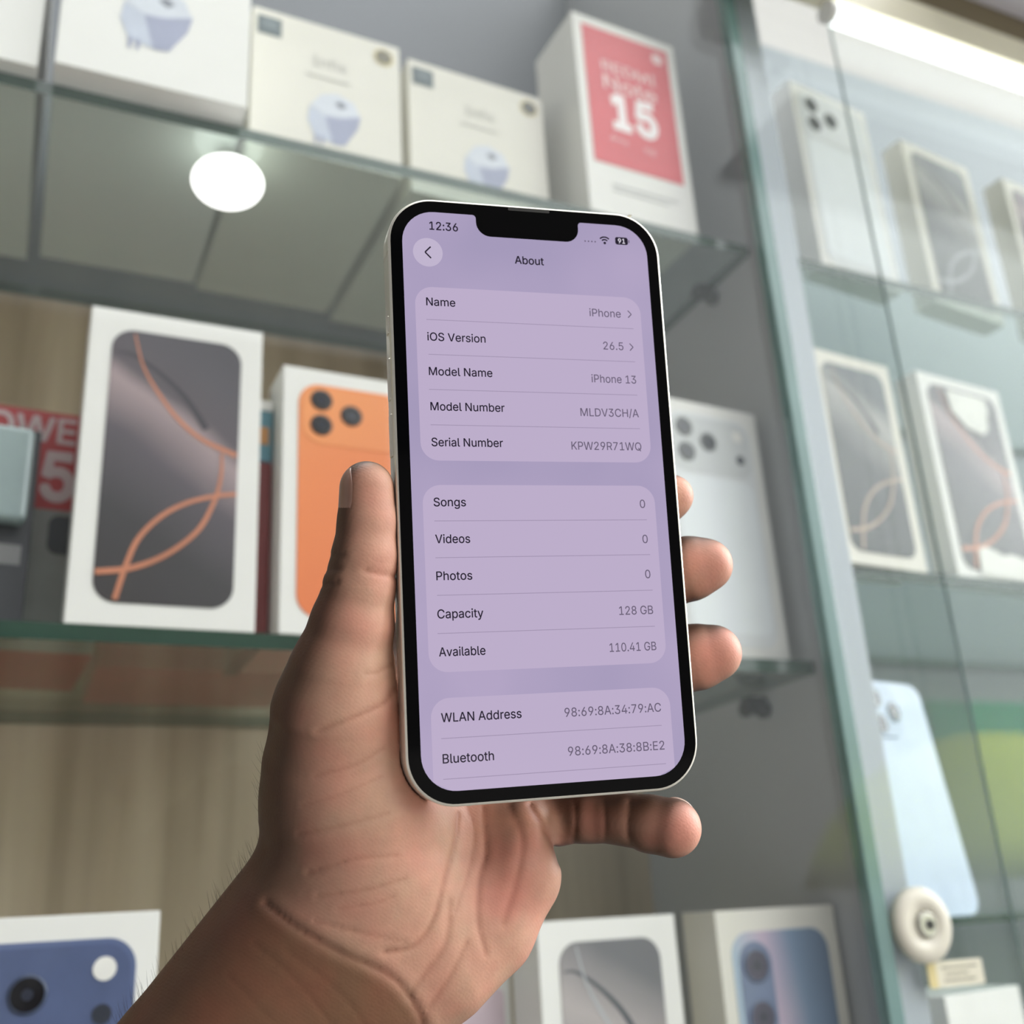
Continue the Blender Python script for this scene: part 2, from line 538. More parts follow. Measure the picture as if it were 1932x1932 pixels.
# LED tube under the header track, and a glowing stand-in for a lamp reflected in the glass
t0, t1 = 0.502, 1.5
r = thing('led_tube', 'long white LED tube under the cream header at upper right', 'lamp', (t0, 0.4585, 0.6152))
b = MB(); b.lathe([(0.0082, 0), (0.0082, t1 - t0)], 0, 0, 0, 'x', 24)
b.build('tube', mat('lit_tube', (0.8, 0.8, 0.8, 1), 0.4, emit=(0.93, 1.0, 0.98, 1), estr=2.2), r)
for x in (-0.006, t1 - t0):
    b = MB(); b.lathe([(0.0084, 0), (0.0084, 0.006)], x, 0, 0, 'x', 24); b.build('end_cap', WHITE, r)
p = on_z(430, 340, ZT - 0.017)
r = thing('lamp_reflection', 'round white glow under the top glass shelf, standing in for a reflected ceiling lamp', 'lamp', (p[0], p[1], ZT - 0.004))
b = MB()
prof = [(0.0205 * math.sin(math.radians(a)), -0.0145 + 0.0125 * math.cos(math.radians(a))) for a in range(8, 173, 8)]
b.lathe(prof, 0, 0, 0, 'z', 40)
b.build('reflection_body', mat('reflection_glow', (0.9, 0.9, 0.9, 1), 0.4, emit=(1.0, 1.0, 0.97, 1), estr=2.4), r)
b = MB(); b.lathe([(0.009, 0), (0.009, -0.0025)], 0, 0, 0, 'z', 24); b.build('added_mount', WHITE, r)

# ------------------------------------------------------------------ boxes
def carton(root, w, h, d, mats=WHITE, bev=0.0006, name='carton'):
    b = MB(); b.box(-w / 2, w / 2, 0, d, 0, h, bev=bev)
    return b.build(name, mats, root)
def box_at(label, cat, xl, xr, yl, yr, z, lean=0.0, name='phone_box', group=None):
    """front bottom edge runs from (xl,yl) to (xr,yr)"""
    w = math.hypot(xr - xl, yr - yl)
    return thing(name, label, cat, ((xl + xr) / 2, (yl + yr) / 2, z), math.atan2(yr - yl, xr - xl), lean, group), w

# wallpaper strokes measured on the large titanium box, in picture units
def uvs(pts):
    x0, x1 = on_y(180, 900, 0.52)[0], on_y(449, 920, 0.52)[0]
    z0, z1 = on_y(300, 1163, 0.52)[2], on_y(330, 640, 0.52)[2]
    out = []
    for q in pts:
        P = on_y(q[0], q[1], 0.52)
        out.append(((P[0] - x0) / (x1 - x0), (P[2] - z0) / (z1 - z0)))
    return out
ST_A = uvs([(247, 632), (262, 695), (290, 745), (330, 798), (380, 840), (447, 871)])
ST_B = uvs([(418, 868), (418, 900), (412, 935), (400, 968), (370, 1018), (310, 1063), (240, 1090), (166, 1098)])
ST_C = uvs([(447, 946), (405, 950), (350, 963), (300, 988), (255, 1030), (230, 1080), (205, 1152)])
ST_D = uvs([(208, 668), (240, 674), (290, 706), (345, 757), (388, 820)])
def wallpaper(root, w, h, bg, stroke, dark, inset=(0.011, 0.011), r=0.011, y=-0.0004, bright=1.0):
    """a phone front printed on the lid: dark rounded screen with curved light strokes"""
    x0, x1, z0, z1 = -w / 2 + inset[0], w / 2 - inset[0], inset[1], h - inset[1]
    b = MB()
    b.prism(rrect(x0, x1, z0, z1, r), y, 0, 0)
    def T(pts):
        out = []
        for u, v in pts:
            out.append((x0 + min(max(u, 0.004), 0.996) * (x1 - x0), z0 + min(max(v, 0.004), 0.985) * (z1 - z0)))
        return out
    k = (x1 - x0)
    ribbon(b, T(ST_D), 0.012 * k, 0.06 * k, y - 0.0001, 2)
    ribbon(b, T(ST_A), 0.012 * k, 0.042 * k, y - 0.0002, 1)
    ribbon(b, T(ST_C), 0.030 * k, 0.040 * k, y - 0.0003, 1)
    ribbon(b, T(ST_B), 0.020 * k, 0.046 * k, y - 0.0004, 1)
    return b.build('phone_picture', [bg, stroke, dark], root)
def lens(root, x, z, r, y=-0.0009, ring=LENS_RING, core=LENS_BLACK):
    b = MB()
    b.lathe([(r, 0.0004), (r, -0.0002), (0.86 * r, -0.0003)], x, y, z, 'y', 32, 0)
    b.lathe([(0.84 * r, 0), (0.84 * r, -0.0002)], x, y - 0.0002, z, 'y', 32, 1)
    b.lathe([(0.3 * r, 0), (0.3 * r, -0.0001)], x, y - 0.0004, z, 'y', 20, 2)
    return b.build('camera_lens', [ring, core, mat('lens_glint', rgb(46, 50, 62), 0.1)], root)
def phone_back(root, w, h, body, plate, ring=LENS_RING, panel=None, inset=(0.0085, 0.010), core=LENS_BLACK, flash=True):
    """a phone back printed on the lid: camera plateau across the top with three lenses"""
    x0, x1, z0, z1 = -w / 2 + inset[0], w / 2 - inset[0], inset[1], h - inset[1]
    W_, H_ = x1 - x0, z1 - z0
    b = MB()
    b.prism(rrect(x0, x1, z0, z1, 0.012), -0.0004, 0, 0)
    b.prism(rrect(x0 + 0.0022, x1 - 0.0022, z1 - 0.27 * H_, z1 - 0.0022, 0.0105), -0.0007, -0.0004, 1)
    if panel:
        b.prism(rrect(x0 + 0.05 * W_, x1 - 0.05 * W_, z0 + 0.05 * H_, z1 - 0.29 * H_, 0.007), -0.0006, -0.0004, 2)
    pic = b.build('phone_picture', [body, plate, panel or body], root)
    r = 0.098 * W_
    for u, v in ((0.20, 0.072), (0.20, 0.185), (0.47, 0.125)):
        lens(pic, x0 + u * W_, z1 - v * H_, r, ring=ring, core=core)
    if flash:
        b = MB(); b.lathe([(0.06 * W_, 0), (0.06 * W_, -0.0003)], x1 - 0.16 * W_, -0.0007, z1 - 0.075 * H_, 'y', 24)
        b.build('flash', mat('flash_print', rgb(236, 234, 228), 0.4), pic)
        b = MB(); b.lathe([(0.05 * W_, 0), (0.05 * W_, -0.0003)], x1 - 0.16 * W_, -0.0007, z1 - 0.185 * H_, 'y', 24)
        b.build('sensor', mat('sensor_print', rgb(52, 56, 66), 0.3), pic)
    return pic

# printed artwork materials
TIT_BG = gradient_mat('titanium_art', [(0.0, rgb(58, 54, 54)), (0.34, rgb(66, 64, 66)), (0.52, rgb(92, 86, 92)), (0.655, rgb(164, 146, 148)), (0.71, rgb(92, 85, 90)), (0.84, rgb(84, 80, 86)), (1.0, rgb(72, 70, 76))],
                      axis=(0.58, 0, 0.81), off=0.10, scale=5.8, noise=0.10)
TIT_ST = mat('copper_stroke', rgb(196, 128, 98), 0.4, var=0.15, scale=40)
TIT_DK = mat('dark_stroke', rgb(66, 62, 68), 0.4)
GRY_BG = gradient_mat('grey_art', [(0.0, rgb(72, 76, 78)), (0.4, rgb(92, 95, 96)), (0.62, rgb(168, 168, 164)), (0.72, rgb(104, 110, 112)), (1.0, rgb(120, 130, 134))], axis=(0.5, 0, 0.86), off=-0.05, scale=6.0)
GRY_ST = mat('sand_stroke', rgb(186, 166, 150), 0.4, var=0.1, scale=40)
GRY_ST2 = mat('pale_stroke', rgb(176, 180, 184), 0.4, var=0.1, scale=40)
ORANGE = gradient_mat('orange_print', [(0.0, rgb(214, 104, 58)), (0.6, rgb(232, 132, 74)), (1.0, rgb(240, 158, 92))], axis=(-0.5, 0, 0.7), off=0.2, scale=5.0, rough=0.4)
ORANGE2 = gradient_mat('orange_plateau', [(0.0, rgb(224, 118, 68)), (1.0, rgb(246, 166, 96))], axis=(-0.7, 0, 0.5), off=0.1, scale=6.0, rough=0.4)
SILV = mat('silver_print', rgb(222, 225, 226), 0.4, var=0.02)
SILV2 = mat('silver_plateau', rgb(206, 209, 209), 0.4, var=0.02)
SILVP = mat('silver_panel', rgb(230, 235, 237), 0.35, var=0.02)
NAVY = gradient_mat('navy_print', [(0.0, rgb(52, 66, 92)), (0.6, rgb(74, 88, 124)), (1.0, rgb(104, 116, 152))], axis=(-0.3, 0, 0.7), off=0.0, scale=7.0, rough=0.35)
NAVY2 = mat('navy_plateau', rgb(82, 94, 128), 0.35, var=0.08)
SKYB = gradient_mat('sky_blue_print', [(0.0, rgb(150, 168, 196)), (0.35, rgb(170, 190, 206)), (0.55, rgb(196, 178, 196)), (0.75, rgb(128, 150, 176)), (1.0, rgb(104, 124, 150))], axis=(1, 0, 0.1), off=0.45, scale=10.0, rough=0.3)

# --- top shelf, left bay
r, w = box_at('plain white carton cut off by the left picture edge on the top shelf', 'box', -0.125, -0.0215, 0.510, 0.510, TT, name='carton_box')
carton(r, w, 0.135, 0.19)

def charger_art(mb, cx, cz, s, y, m0):
    """printed plug adaptor: a rounded cube with lit top face, shaded side face and two pins"""
    top = [(-.50, .30), (-.28, .62), (.05, .74), (.42, .60), (.56, .28), (.10, .12), (-.2, .1)]
    left = [(-.52, .28), (-.2, .1), (-.02, -.56), (-.40, -.50), (-.56, -.1)]
    right = [(-.2, .1), (.10, .12), (.57, .28), (.50, -.05), (.22, -.55), (-.02, -.58)]
    port = [(.0, .46), (.12, .56), (.28, .46), (.16, .36)]
    for k, (pl, mi) in enumerate(((top, 0), (left, 1), (right, 2), (port, 3))):
        yy = y - 0.00005 * (k + 1)
        mb.add([(cx + a * s, yy, cz + e * s) for a, e in pl], [list(range(len(pl)))], m0 + mi)
    for dx in (-.42, -.3):
        pin = [(dx, -.44), (dx + .07, -.44), (dx + .06, -.66), (dx + .01, -.66)]
        mb.add([(cx + a * s, y - 0.0003, cz + e * s) for a, e in pin], [(0, 1, 2, 3)], m0 + 2)
CH = [mat('charger_light', rgb(208, 213, 222), 0.4), mat('charger_mid', rgb(190, 197, 212), 0.4), mat('charger_shade', rgb(154, 159, 184), 0.4), mat('charger_port', rgb(120, 124, 136), 0.4)]
INK = mat('pale_ink', rgb(176, 174, 168), 0.5)
INKD = mat('slate_ink', rgb(92, 104, 108), 0.5)

r, w = box_at('big white charger box overhanging the shelf, adaptor printed large on its front', 'box', -0.0135, 0.0875, 0.503, 0.503, TT, name='charger_box')
carton(r, w, 0.135, 0.19, WHITE)
b = MB()
p = on_y(295, 45, 0.504); q = on_y(295, 140, 0.504)
charger_art(b, p[0] - r.location.x, p[2] - TT + 0.0, 0.034, -0.0002, 0)
b.build('charger_print', CH, r)

def small_charger_box(label, xl, xr, yl, yr, h, seal):
    r, w = box_at(label, 'box', xl, xr, yl, yr, TT, name='charger_box', group='small charger boxes on the top shelf')
    carton(r, w, h, 0.17, WHITE2)
    b = MB()
    charger_art(b, 0.004, 0.030, 0.030, -0.0002, 0)
    b.build('charger_print', CH, r)
    b = MB(); b.box(-w / 2 + 0.003, -w / 2 + 0.018, -0.0004, 0, h - 0.020, h - 0.006, 0, bev=0.0001)
    b.box(-w / 2 + 0.006, -w / 2 + 0.015, -0.0006, -0.0004, h - 0.0155, h - 0.0085, 1)
    b.build('logo_square', [INKD, mat('slate_light', rgb(116, 128, 132), 0.5)], r)
    b = MB(); b.lathe([(0.0068, 0), (0.0068, -0.0004)], w / 2 - 0.011, 0, h - 0.012, 'y', 32, 0)
    b.lathe([(0.0052, 0), (0.0052, -0.0003)], w / 2 - 0.011, -0.0004, h - 0.012, 'y', 32, 1)
    b.build('seal_sticker', [mat('gold_seal', rgb(206, 190, 140), 0.4), seal], r)
    b = MB()
    put_text(b, 'Infix', (-0.010, h - 0.034), (0.012, h - 0.034), -0.0004, 0, bold=-0.004)
    b.box(-0.014, 0.014, -0.0004, -0.0002, h - 0.0425, h - 0.0415, 0)
    b.build('lettering', INK, r)
    return r
small_charger_box('small white charger box with a gold round seal, right of the big charger box', 0.0937, 0.1895, 0.530, 0.532, 0.104, mat('seal_dark', rgb(110, 104, 84), 0.4))
small_charger_box('small white charger box with a dark round seal, left of the red box', 0.1985, 0.300, 0.541, 0.545, 0.107, mat('seal_black', rgb(84, 84, 80), 0.4))
r, w = box_at('white-edged red box numbered 15 standing on the top shelf', 'box', 0.3165, 0.4045, 0.520, 0.524, TT)
h = 0.171
carton(r, w, h, 0.055, WHITE)
b = MB()
b.prism([(-w / 2 + 0.0072, 0.0425), (w / 2 - 0.0072, 0.0425), (w / 2 - 0.0072, h - 0.0085), (-w / 2 + 0.0072, h - 0.0085)], -0.0004, 0, 0)
red = mat('red_print', rgb(214, 84, 92), 0.45, var=0.05, scale=25)
b.build('red_panel', red, r)
b = MB()
pw = mat('pale_pink_ink', rgb(244, 214, 214), 0.5)
put_text(b, 'REDMI', (-0.023, h - 0.046), (0.023, h - 0.046), -0.0006, 0, em=0.0125, bold=0.005)
put_text(b, 'Note', (-0.023, h - 0.062), (0.022, h - 0.062), -0.0006, 0, em=0.017, bold=0.005)
put_text(b, '15', (-0.019, h - 0.0945), (0.020, h - 0.0945), -0.0006, 1, em=0.040, bold=0.04)
put_text(b, 'Pro', (-0.021, h - 0.108), (-0.008, h - 0.108), -0.0006, 0, em=0.0065)
put_text(b, '5G', (0.006, h - 0.110), (0.015, h - 0.110), -0.0006, 0, em=0.0065)
b.build('lettering', [pw, mat('white_ink', rgb(250, 240, 240), 0.5)], r)
b = MB(); b.prism(rrect(0.0225, 0.0315, h - 0.0235, h - 0.0145, 0.003, 5), -0.0006, -0.0004, 0)
b.build('logo', pw, r)
b = MB()
for k, e in ((0, 0.030), (1, 0.026)):
    z = 0.0255 - 0.0042 * k
    b.box(-0.024, e - 0.004 * k, -0.0006, 0, z, z + 0.0013, 0)
b.build('caption', mat('light_grey_ink', rgb(206, 206, 206), 0.5), r)

# --- middle shelf, left bay
r, w = box_at('large white phone box with dark titanium wallpaper and copper arcs', 'box', 0.0165, 0.1032, 0.520, 0.520, TM)
carton(r, w, 0.167, 0.030)
wallpaper(r, w, 0.167, TIT_BG, TIT_ST, TIT_DK)

r, w = box_at('white phone box showing an orange phone back, beside the thumb', 'box', 0.1145, 0.1935, 0.519, 0.521, TM)
carton(r, w, 0.149, 0.030)
phone_back(r, w, 0.149, ORANGE, ORANGE2, ring=mat('orange_ring', rgb(70, 50, 40), 0.3), inset=(0.0085, 0.009), flash=False)

r, w = box_at('white phone box showing a silver phone back, behind the fingertips', 'box', 0.3505, 0.4335, 0.523, 0.529, TM)
carton(r, w, 0.170, 0.030)
phone_back(r, w, 0.170, SILV, SILV2, ring=mat('silver_ring', rgb(120, 122, 122), 0.3), panel=SILVP, inset=(0.0078, 0.0085), core=mat('grey_lens', rgb(62, 64, 66), 0.25), flash=True)

r, w = box_at('dark red carton wedged between the titanium box and the orange box', 'box', 0.1038, 0.1130, 0.536, 0.536, TM, name='carton_box')
carton(r, w, 0.098, 0.08, mat('dark_red_card', rgb(120, 52, 52), 0.5))
r, w = box_at('teal printed carton showing above the dark red one in the gap', 'box', 0.1038, 0.1130, 0.536, 0.536, TM + 0.0983, name='carton_box')
carton(r, w, 0.036, 0.07, mat('teal_card', rgb(96, 142, 156), 0.5))
b = MB(); b.box(-w / 2 + 0.002, w / 2 - 0.002, -0.0004, 0, 0.010, 0.020, 0)
b.box(-w / 2, w / 2, -0.0004, 0, 0.030, 0.036, 1)
b.build('print', [mat('ochre_print', rgb(196, 140, 84), 0.5), WHITE], r)

r, w = box_at('red and grey gadget box reading POWER, left of the titanium phone box', 'box', -0.062, 0.034, 0.575, 0.580, TM, name='gadget_box')
carton(r, w, 0.132, 0.09, mat('crimson_print', rgb(172, 58, 60), 0.45))
b = MB(); b.box(-w / 2 + 0.0004, w / 2 - 0.0004, -0.0003, 0, 0.0004, 0.0765, 0)
b.build('grey_panel', mat('warm_grey_card', rgb(136, 138, 134), 0.5), r)
b = MB(); b.box(-w / 2 + 0.0004, w / 2 - 0.0004, -0.0004, 0, 0.076, 0.1316, 0)
b.prism([(-0.02, 0.076), (0.008, 0.076), (0.002, 0.060)], -0.0004, 0, 0)
b.build('red_panel', mat('crimson_print', rgb(172, 58, 60), 0.45), r)
b = MB()
put_text(b, 'POWER', (-w / 2 + 0.022, 0.114), (w / 2 - 0.004, 0.114), -0.0007, 0, em=0.020, bold=0.02)
put_text(b, '45', (-0.006, 0.082), (0.032, 0.082), -0.0007, 0, em=0.036, bold=0.03)
b.build('lettering', mat('dusty_ink', rgb(196, 176, 176), 0.5), r)
b = MB(); b.prism(rrect(0.021, 0.040, 0.052, 0.073, 0.005), -0.0006, 0, 0)
b.build('gadget_print', mat('charcoal_print', rgb(62, 66, 70), 0.4), r)
r, w = box_at('low red carton lying behind the large titanium box, its base seen through the shelf', 'box', 0.037, 0.150, 0.605, 0.605, TM, name='carton_box')
carton(r, w, 0.06, 0.10, mat('brick_red_card', rgb(176, 76, 68), 0.5))
r, w = box_at('small black blister pack with a shiny cover at the far left of the middle shelf', 'package', -0.062, -0.0005, 0.545, 0.552, TM, name='blister_pack')
carton(r, w, 0.108, 0.004, mat('black_card', rgb(56, 58, 62), 0.4), name='backing_card')
b = MB(); b.box(-w / 2 + 0.004, w / 2 - 0.004, -0.012, 0, 0.055, 0.104, bev=0.003)
b.build('blister', mat('blister_plastic', rgb(150, 166, 166), 0.12, spec=0.8), r)
b = MB(); b.box(-w / 2 + 0.006, w / 2 - 0.004, -0.0005, 0, 0.036, 0.046, 0)
b.box(-w / 2 + 0.006, w / 2 - 0.02, -0.0005, 0, 0.012, 0.017, 0)
b.build('label_print', mat('grey_print', rgb(130, 130, 130), 0.5), r)

# --- lowest shelf, left bay
r, w = box_at('white phone box showing a navy blue phone back at lower left', 'box', -0.030, 0.0665, 0.524, 0.524, TL)
h = 0.0130 * 1.05 - TL
carton(r, w, h, 0.030)
phone_back(r, w, h, NAVY, NAVY2, ring=mat('navy_ring', rgb(58, 68, 92), 0.3), inset=(0.0088, 0.0100))
r, w = box_at('white phone box with a dark grey screen picture, right of the palm', 'box', 0.2490, 0.3325, 0.528, 0.532, TL)
carton(r, w, 0.1655, 0.030, WHITE)
wallpaper(r, w, 0.1655, gradient_mat('slate_art', [(0.0, rgb(86, 88, 94)), (0.5, rgb(176, 168, 166)), (0.72, rgb(104, 104, 108)), (1.0, rgb(92, 92, 98))], axis=(0.5, 0, 0.86), off=-0.2, scale=6.6), GRY_ST2, mat('slate_stroke', rgb(74, 78, 84), 0.4), inset=(0.0115, 0.0105))
r, w = box_at('white phone box showing a pale blue phone back with two stacked lenses', 'box', 0.3555, 0.4405, 0.528, 0.533, TL)
carton(r, w, 0.1655, 0.030, WHITE2)
b = MB(); b.prism(rrect(-w / 2 + 0.0085, w / 2 - 0.0085, 0.0095, 0.1655 - 0.0115, 0.012), -0.0004, 0, 0)
pic = b.build('phone_picture', SKYB, r)
b = MB(); b.prism(rrect(-w / 2 + 0.0125, -w / 2 + 0.0345, 0.1655 - 0.066, 0.1655 - 0.0165, 0.0109), -0.0008, -0.0004, 0)
bump = b.build('camera_bump', mat('blue_grey_bump', rgb(116, 130, 158), 0.35), pic)
for z in (0.1655 - 0.0285, 0.1655 - 0.054):
    lens(pic, -w / 2 + 0.0235, z, 0.0088, y=-0.0013, ring=mat('blue_ring', rgb(104, 116, 142), 0.3), core=mat('plum_lens', rgb(74, 70, 86), 0.2))
r, w = box_at('white phone box with a pale pink front, half behind the palm', 'box', 0.190, 0.247, 0.560, 0.560, TL)
carton(r, w, 0.150, 0.030, WHITE)
b = MB(); b.prism(rrect(-w / 2 + 0.013, w / 2 - 0.004, 0.02, 0.135, 0.004), -0.0004, 0, 0)
b.build('phone_picture', mat('pale_pink_print', rgb(218, 198, 206), 0.4), r)

# --- right bay
r, w = box_at('white phone box showing a silver phone back on the upper right shelf', 'box', 0.512, 0.597, 0.523, 0.533, TT)
carton(r, w, 0.174, 0.020)
phone_back(r, w, 0.174, SILV, SILV, ring=mat('silver_ring', rgb(120, 122, 122), 0.3), panel=SILVP, inset=(0.006, 0.006), core=mat('soft_grey_lens', rgb(110, 112, 112), 0.25), flash=False)
r, w = box_at('white phone box with a dark grey screen, middle of the upper right shelf', 'box', 0.632, 0.718, 0.533, 0.543, TT)
carton(r, w, 0.158, 0.020, WHITE2)
wallpaper(r, w, 0.158, GRY_BG, GRY_ST2, TIT_DK, inset=(0.0095, 0.0085), r=0.008)
r, w = box_at('white phone box with pink and dark art, cut off at the right picture edge', 'box', 0.756, 0.842, 0.540, 0.550, TT)
carton(r, w, 0.157, 0.020, WHITE2)
wallpaper(r, w, 0.157, TIT_BG, mat('pink_stroke', rgb(206, 160, 160), 0.4), TIT_DK, inset=(0.0095, 0.0085), r=0.008)
r, w = box_at('white phone box with grey wallpaper and a sand coloured loop, beside the divider', 'box', 0.4765, 0.5535, 0.514, 0.521, TRM)
carton(r, w, 0.157, 0.030, WHITE2)
wallpaper(r, w, 0.157, GRY_BG, GRY_ST, TIT_DK, inset=(0.0085, 0.009), r=0.009)
r, w = box_at('white phone box with copper arcs, partly covered by torn white paper', 'box', 0.585, 0.677, 0.525, 0.533, TRM)
carton(r, w, 0.162, 0.020, WHITE)
wallpaper(r, w, 0.162, TIT_BG, TIT_ST, TIT_DK, inset=(0.0085, 0.0085), r=0.010)
b = MB()
b.prism([(a * 0.001, e * 0.001) for a, e in ((-18, 151), (26, 151), (27, 140), (24, 136), (22, 124), (15, 119), (7, 120), (-2, 122), (-10, 129), (-16, 134))], -0.0012, -0.0009, 0)
b.build('torn_paper', mat('torn_paper_white', rgb(238, 237, 230), 0.6), r)
b = MB()
b.prism([(a * 0.001, e * 0.001) for a, e in ((-22, 5), (-20, 24), (-12, 27), (-2, 25), (6, 22), (15, 24), (24, 23), (34, 20), (34, 5))], -0.0012, -0.0009, 0)
b.build('torn_paper', MATS['torn_paper_white'], r)
# display phone, pale blue, standing in the right bay
r = thing('display_phone', 'pale blue phone with three lenses standing in the right bay', 'phone', (0.529, 0.540, TRL), math.radians(12), math.radians(-6))
b = MB(); b.prism(rrect(-0.036, 0.036, 0, 0.148, 0.011), -0.004, 0.004)
b.build('body', mat('pale_blue_body', rgb(178, 196, 214), 0.3, var=0.03), r)
b = MB(); b.prism(rrect(-0.033, 0.004, 0.110, 0.145, 0.008), -0.0055, -0.004)
bp = b.build('camera_plateau', mat('pale_blue_plateau', rgb(168, 186, 204), 0.3), r)
for x, z in ((-0.0185, 0.1355), (-0.0185, 0.1185), (-0.0015, 0.127)):
    lens(bp, x, z, 0.0068, y=-0.0058, ring=mat('pale_ring', rgb(140, 152, 164), 0.3))
r, w = box_at('plain white box on the lowest shelf at the lower right corner', 'box', 0.505, 0.585, 0.526, 0.545, TL, name='carton_box')
carton(r, w, 0.112, 0.05, WHITE)

# ------------------------------------------------------------------ the phone in the hand
PT = np.array([0.0, 0.0, 0.0]); PR = np.eye(3)
q = [-0.17991157522126544, -0.27215689614388233, -0.02785574074639376, 7.324339917837257, -5.741000930738674, 264.5673766976519]
PT = np.array(q[3:])
PR = np.array([[0.9629104993493132, -0.051624784331018816, 0.26483627373460766],
               [-0.0030965163730797135, -0.9835754756313153, -0.18047076029923276],
               [0.2698032279814448, 0.1729571200598798, -0.9472550093778258]])   # phone x, y, outward normal in camera axes
PHN = PR[:, 2]
def ph(px, py):
    """photo point -> millimetres on the phone's front face"""
    d = np.array([(px - C_PX) / F_PX, (py - C_PX) / F_PX, 1.0])
    t = (PT @ PHN) / (d @ PHN)
    l = PR.T @ (d * t - PT)
    return np.array([l[0], l[1]])
# local frame of the phone object: x right, z up the phone, -y out of the screen
MW = RW @ np.column_stack([PR[:, 0], -PR[:, 2], PR[:, 1]])
loc = RW @ PT / 1000.0
phone = thing('smartphone', 'white framed smartphone held upright in the hand, settings page on its lilac screen', 'phone')
phone.matrix_world = Matrix([list(MW[0]) + [loc[0]], list(MW[1]) + [loc[1]], list(MW[2]) + [loc[2]], [0, 0, 0, 1]])
K = 0.001
PW, PHH, PTK = 71.5, 146.7, 7.65
b = MB()
def ring_outline(inset, r): return rrect((-PW / 2 + inset) * K, (PW / 2 - inset) * K, (-PHH / 2 + inset) * K, (PHH / 2 - inset) * K, r * K, 14)
rings = [(0.55, 11.0, 0.0), (0.15, 11.3, 0.12), (0.0, 11.5, 0.5), (0.0, 11.5, PTK - 0.5), (0.15, 11.3, PTK - 0.12), (0.55, 11.0, PTK)]
n0 = None; vs = []
for ins, rr, yy in rings:
    pts = ring_outline(ins, rr); n0 = len(pts)
    vs += [(a, yy * K, e) for a, e in pts]
fs = []
for j in range(len(rings) - 1):
    for k in range(n0):
        fs.append((j * n0 + k, j * n0 + (k + 1) % n0, (j + 1) * n0 + (k + 1) % n0, (j + 1) * n0 + k))
b.add(vs, fs, 0, True)
b.add(vs, [list(range(n0)), list(range((len(rings) - 1) * n0, len(rings) * n0))], 0)
b.build('frame', mat('starlight_metal', rgb(228, 224, 212), 0.28, 0.55, var=0.03), phone)
b = MB(); b.prism(ring_outline(0.62, 10.9), -0.00012, 0.00002)
b.build('front_glass', mat('black_glass', rgb(5, 5, 6), 0.05, var=0.0, spec=0.12), phone)
# display outline with the notch
DX, DZ = PW / 2 - 3.5, PHH / 2 - 3.5
pts = []
R0 = 8.2
def arc(cx, cz, r, a0, a1, n=10):
    return [(cx + r * math.cos(math.radians(a0 + (a1 - a0) * k / n)), cz + r * math.sin(math.radians(a0 + (a1 - a0) * k / n))) for k in range(n + 1)]
nl, nr = ph(897, 407)[0], ph(1090, 430)[0]
ND, NR = 5.5, 3.6
pts += arc(-DX + R0, -DZ + R0, R0, 270, 180)
pts += arc(-DX + R0, DZ - R0, R0, 180, 90)
pts += arc(nl - 0.9, DZ - 0.9, 0.9, 90, 0, 5)
pts += arc(nl + NR, DZ - ND + NR, NR, 180, 270, 8)
pts += arc(nr - NR, DZ - ND + NR, NR, 270, 360, 8)
pts += arc(nr + 0.9, DZ - 0.9, 0.9, 180, 90, 5)
pts += arc(DX - R0, DZ - R0, R0, 90, 0)
pts += arc(DX - R0, -DZ + R0, R0, 0, -90)
def emis(name, r_, g_, b_, s=1.0):
    return mat(name, (0.0, 0.0, 0.0, 1), 0.12, emit=rgb(r_, g_, b_), estr=s, spec=0.25)
def screen_bg():
    M = emis('screen_lilac', 172, 160, 192)
    t = M.node_tree
    tc = t.nodes.new('ShaderNodeTexCoord')
    nz = t.nodes.new('ShaderNodeTexNoise'); nz.inputs['Scale'].default_value = 22
    rp = t.nodes.new('ShaderNodeValToRGB')
    rp.color_ramp.elements[0].position = 0.35; rp.color_ramp.elements[0].color = rgb(164, 153, 186)
    rp.color_ramp.elements[1].position = 0.65; rp.color_ramp.elements[1].color = rgb(178, 164, 196)
    t.links.new(tc.outputs['Object'], nz.inputs['Vector'])
    t.links.new(nz.outputs['Fac'], rp.inputs[0])
    t.links.new(rp.outputs[0], t.nodes['Principled BSDF'].inputs['Emission Color'])
    return M
SCR = [screen_bg(), emis('screen_card', 188, 173, 202), emis('screen_ink', 34, 28, 44), emis('screen_grey_ink', 104, 94, 116), emis('screen_rule', 158, 144, 172), emis('screen_button', 192, 180, 206), emis('screen_white', 226, 220, 234)]
b = MB()
Y0 = -0.00016
b.add([(a * K, Y0, e * K) for a, e in pts], [list(range(len(pts)))], 0)
def card(x0, x1, z0, z1, r=4.4):
    b.add([(a, Y0 - 0.00003, e) for a, e in rrect(x0 * K, x1 * K, z0 * K, z1 * K, r * K)], [list(range(36))], 1)
cl, cr = ph(783, 572)[0], ph(1208, 592)[0]
card(cl, cr, ph(1000, 871)[1], ph(1000, 552)[1])
card(cl, cr, ph(1030, 1260)[1], ph(1030, 916)[1])
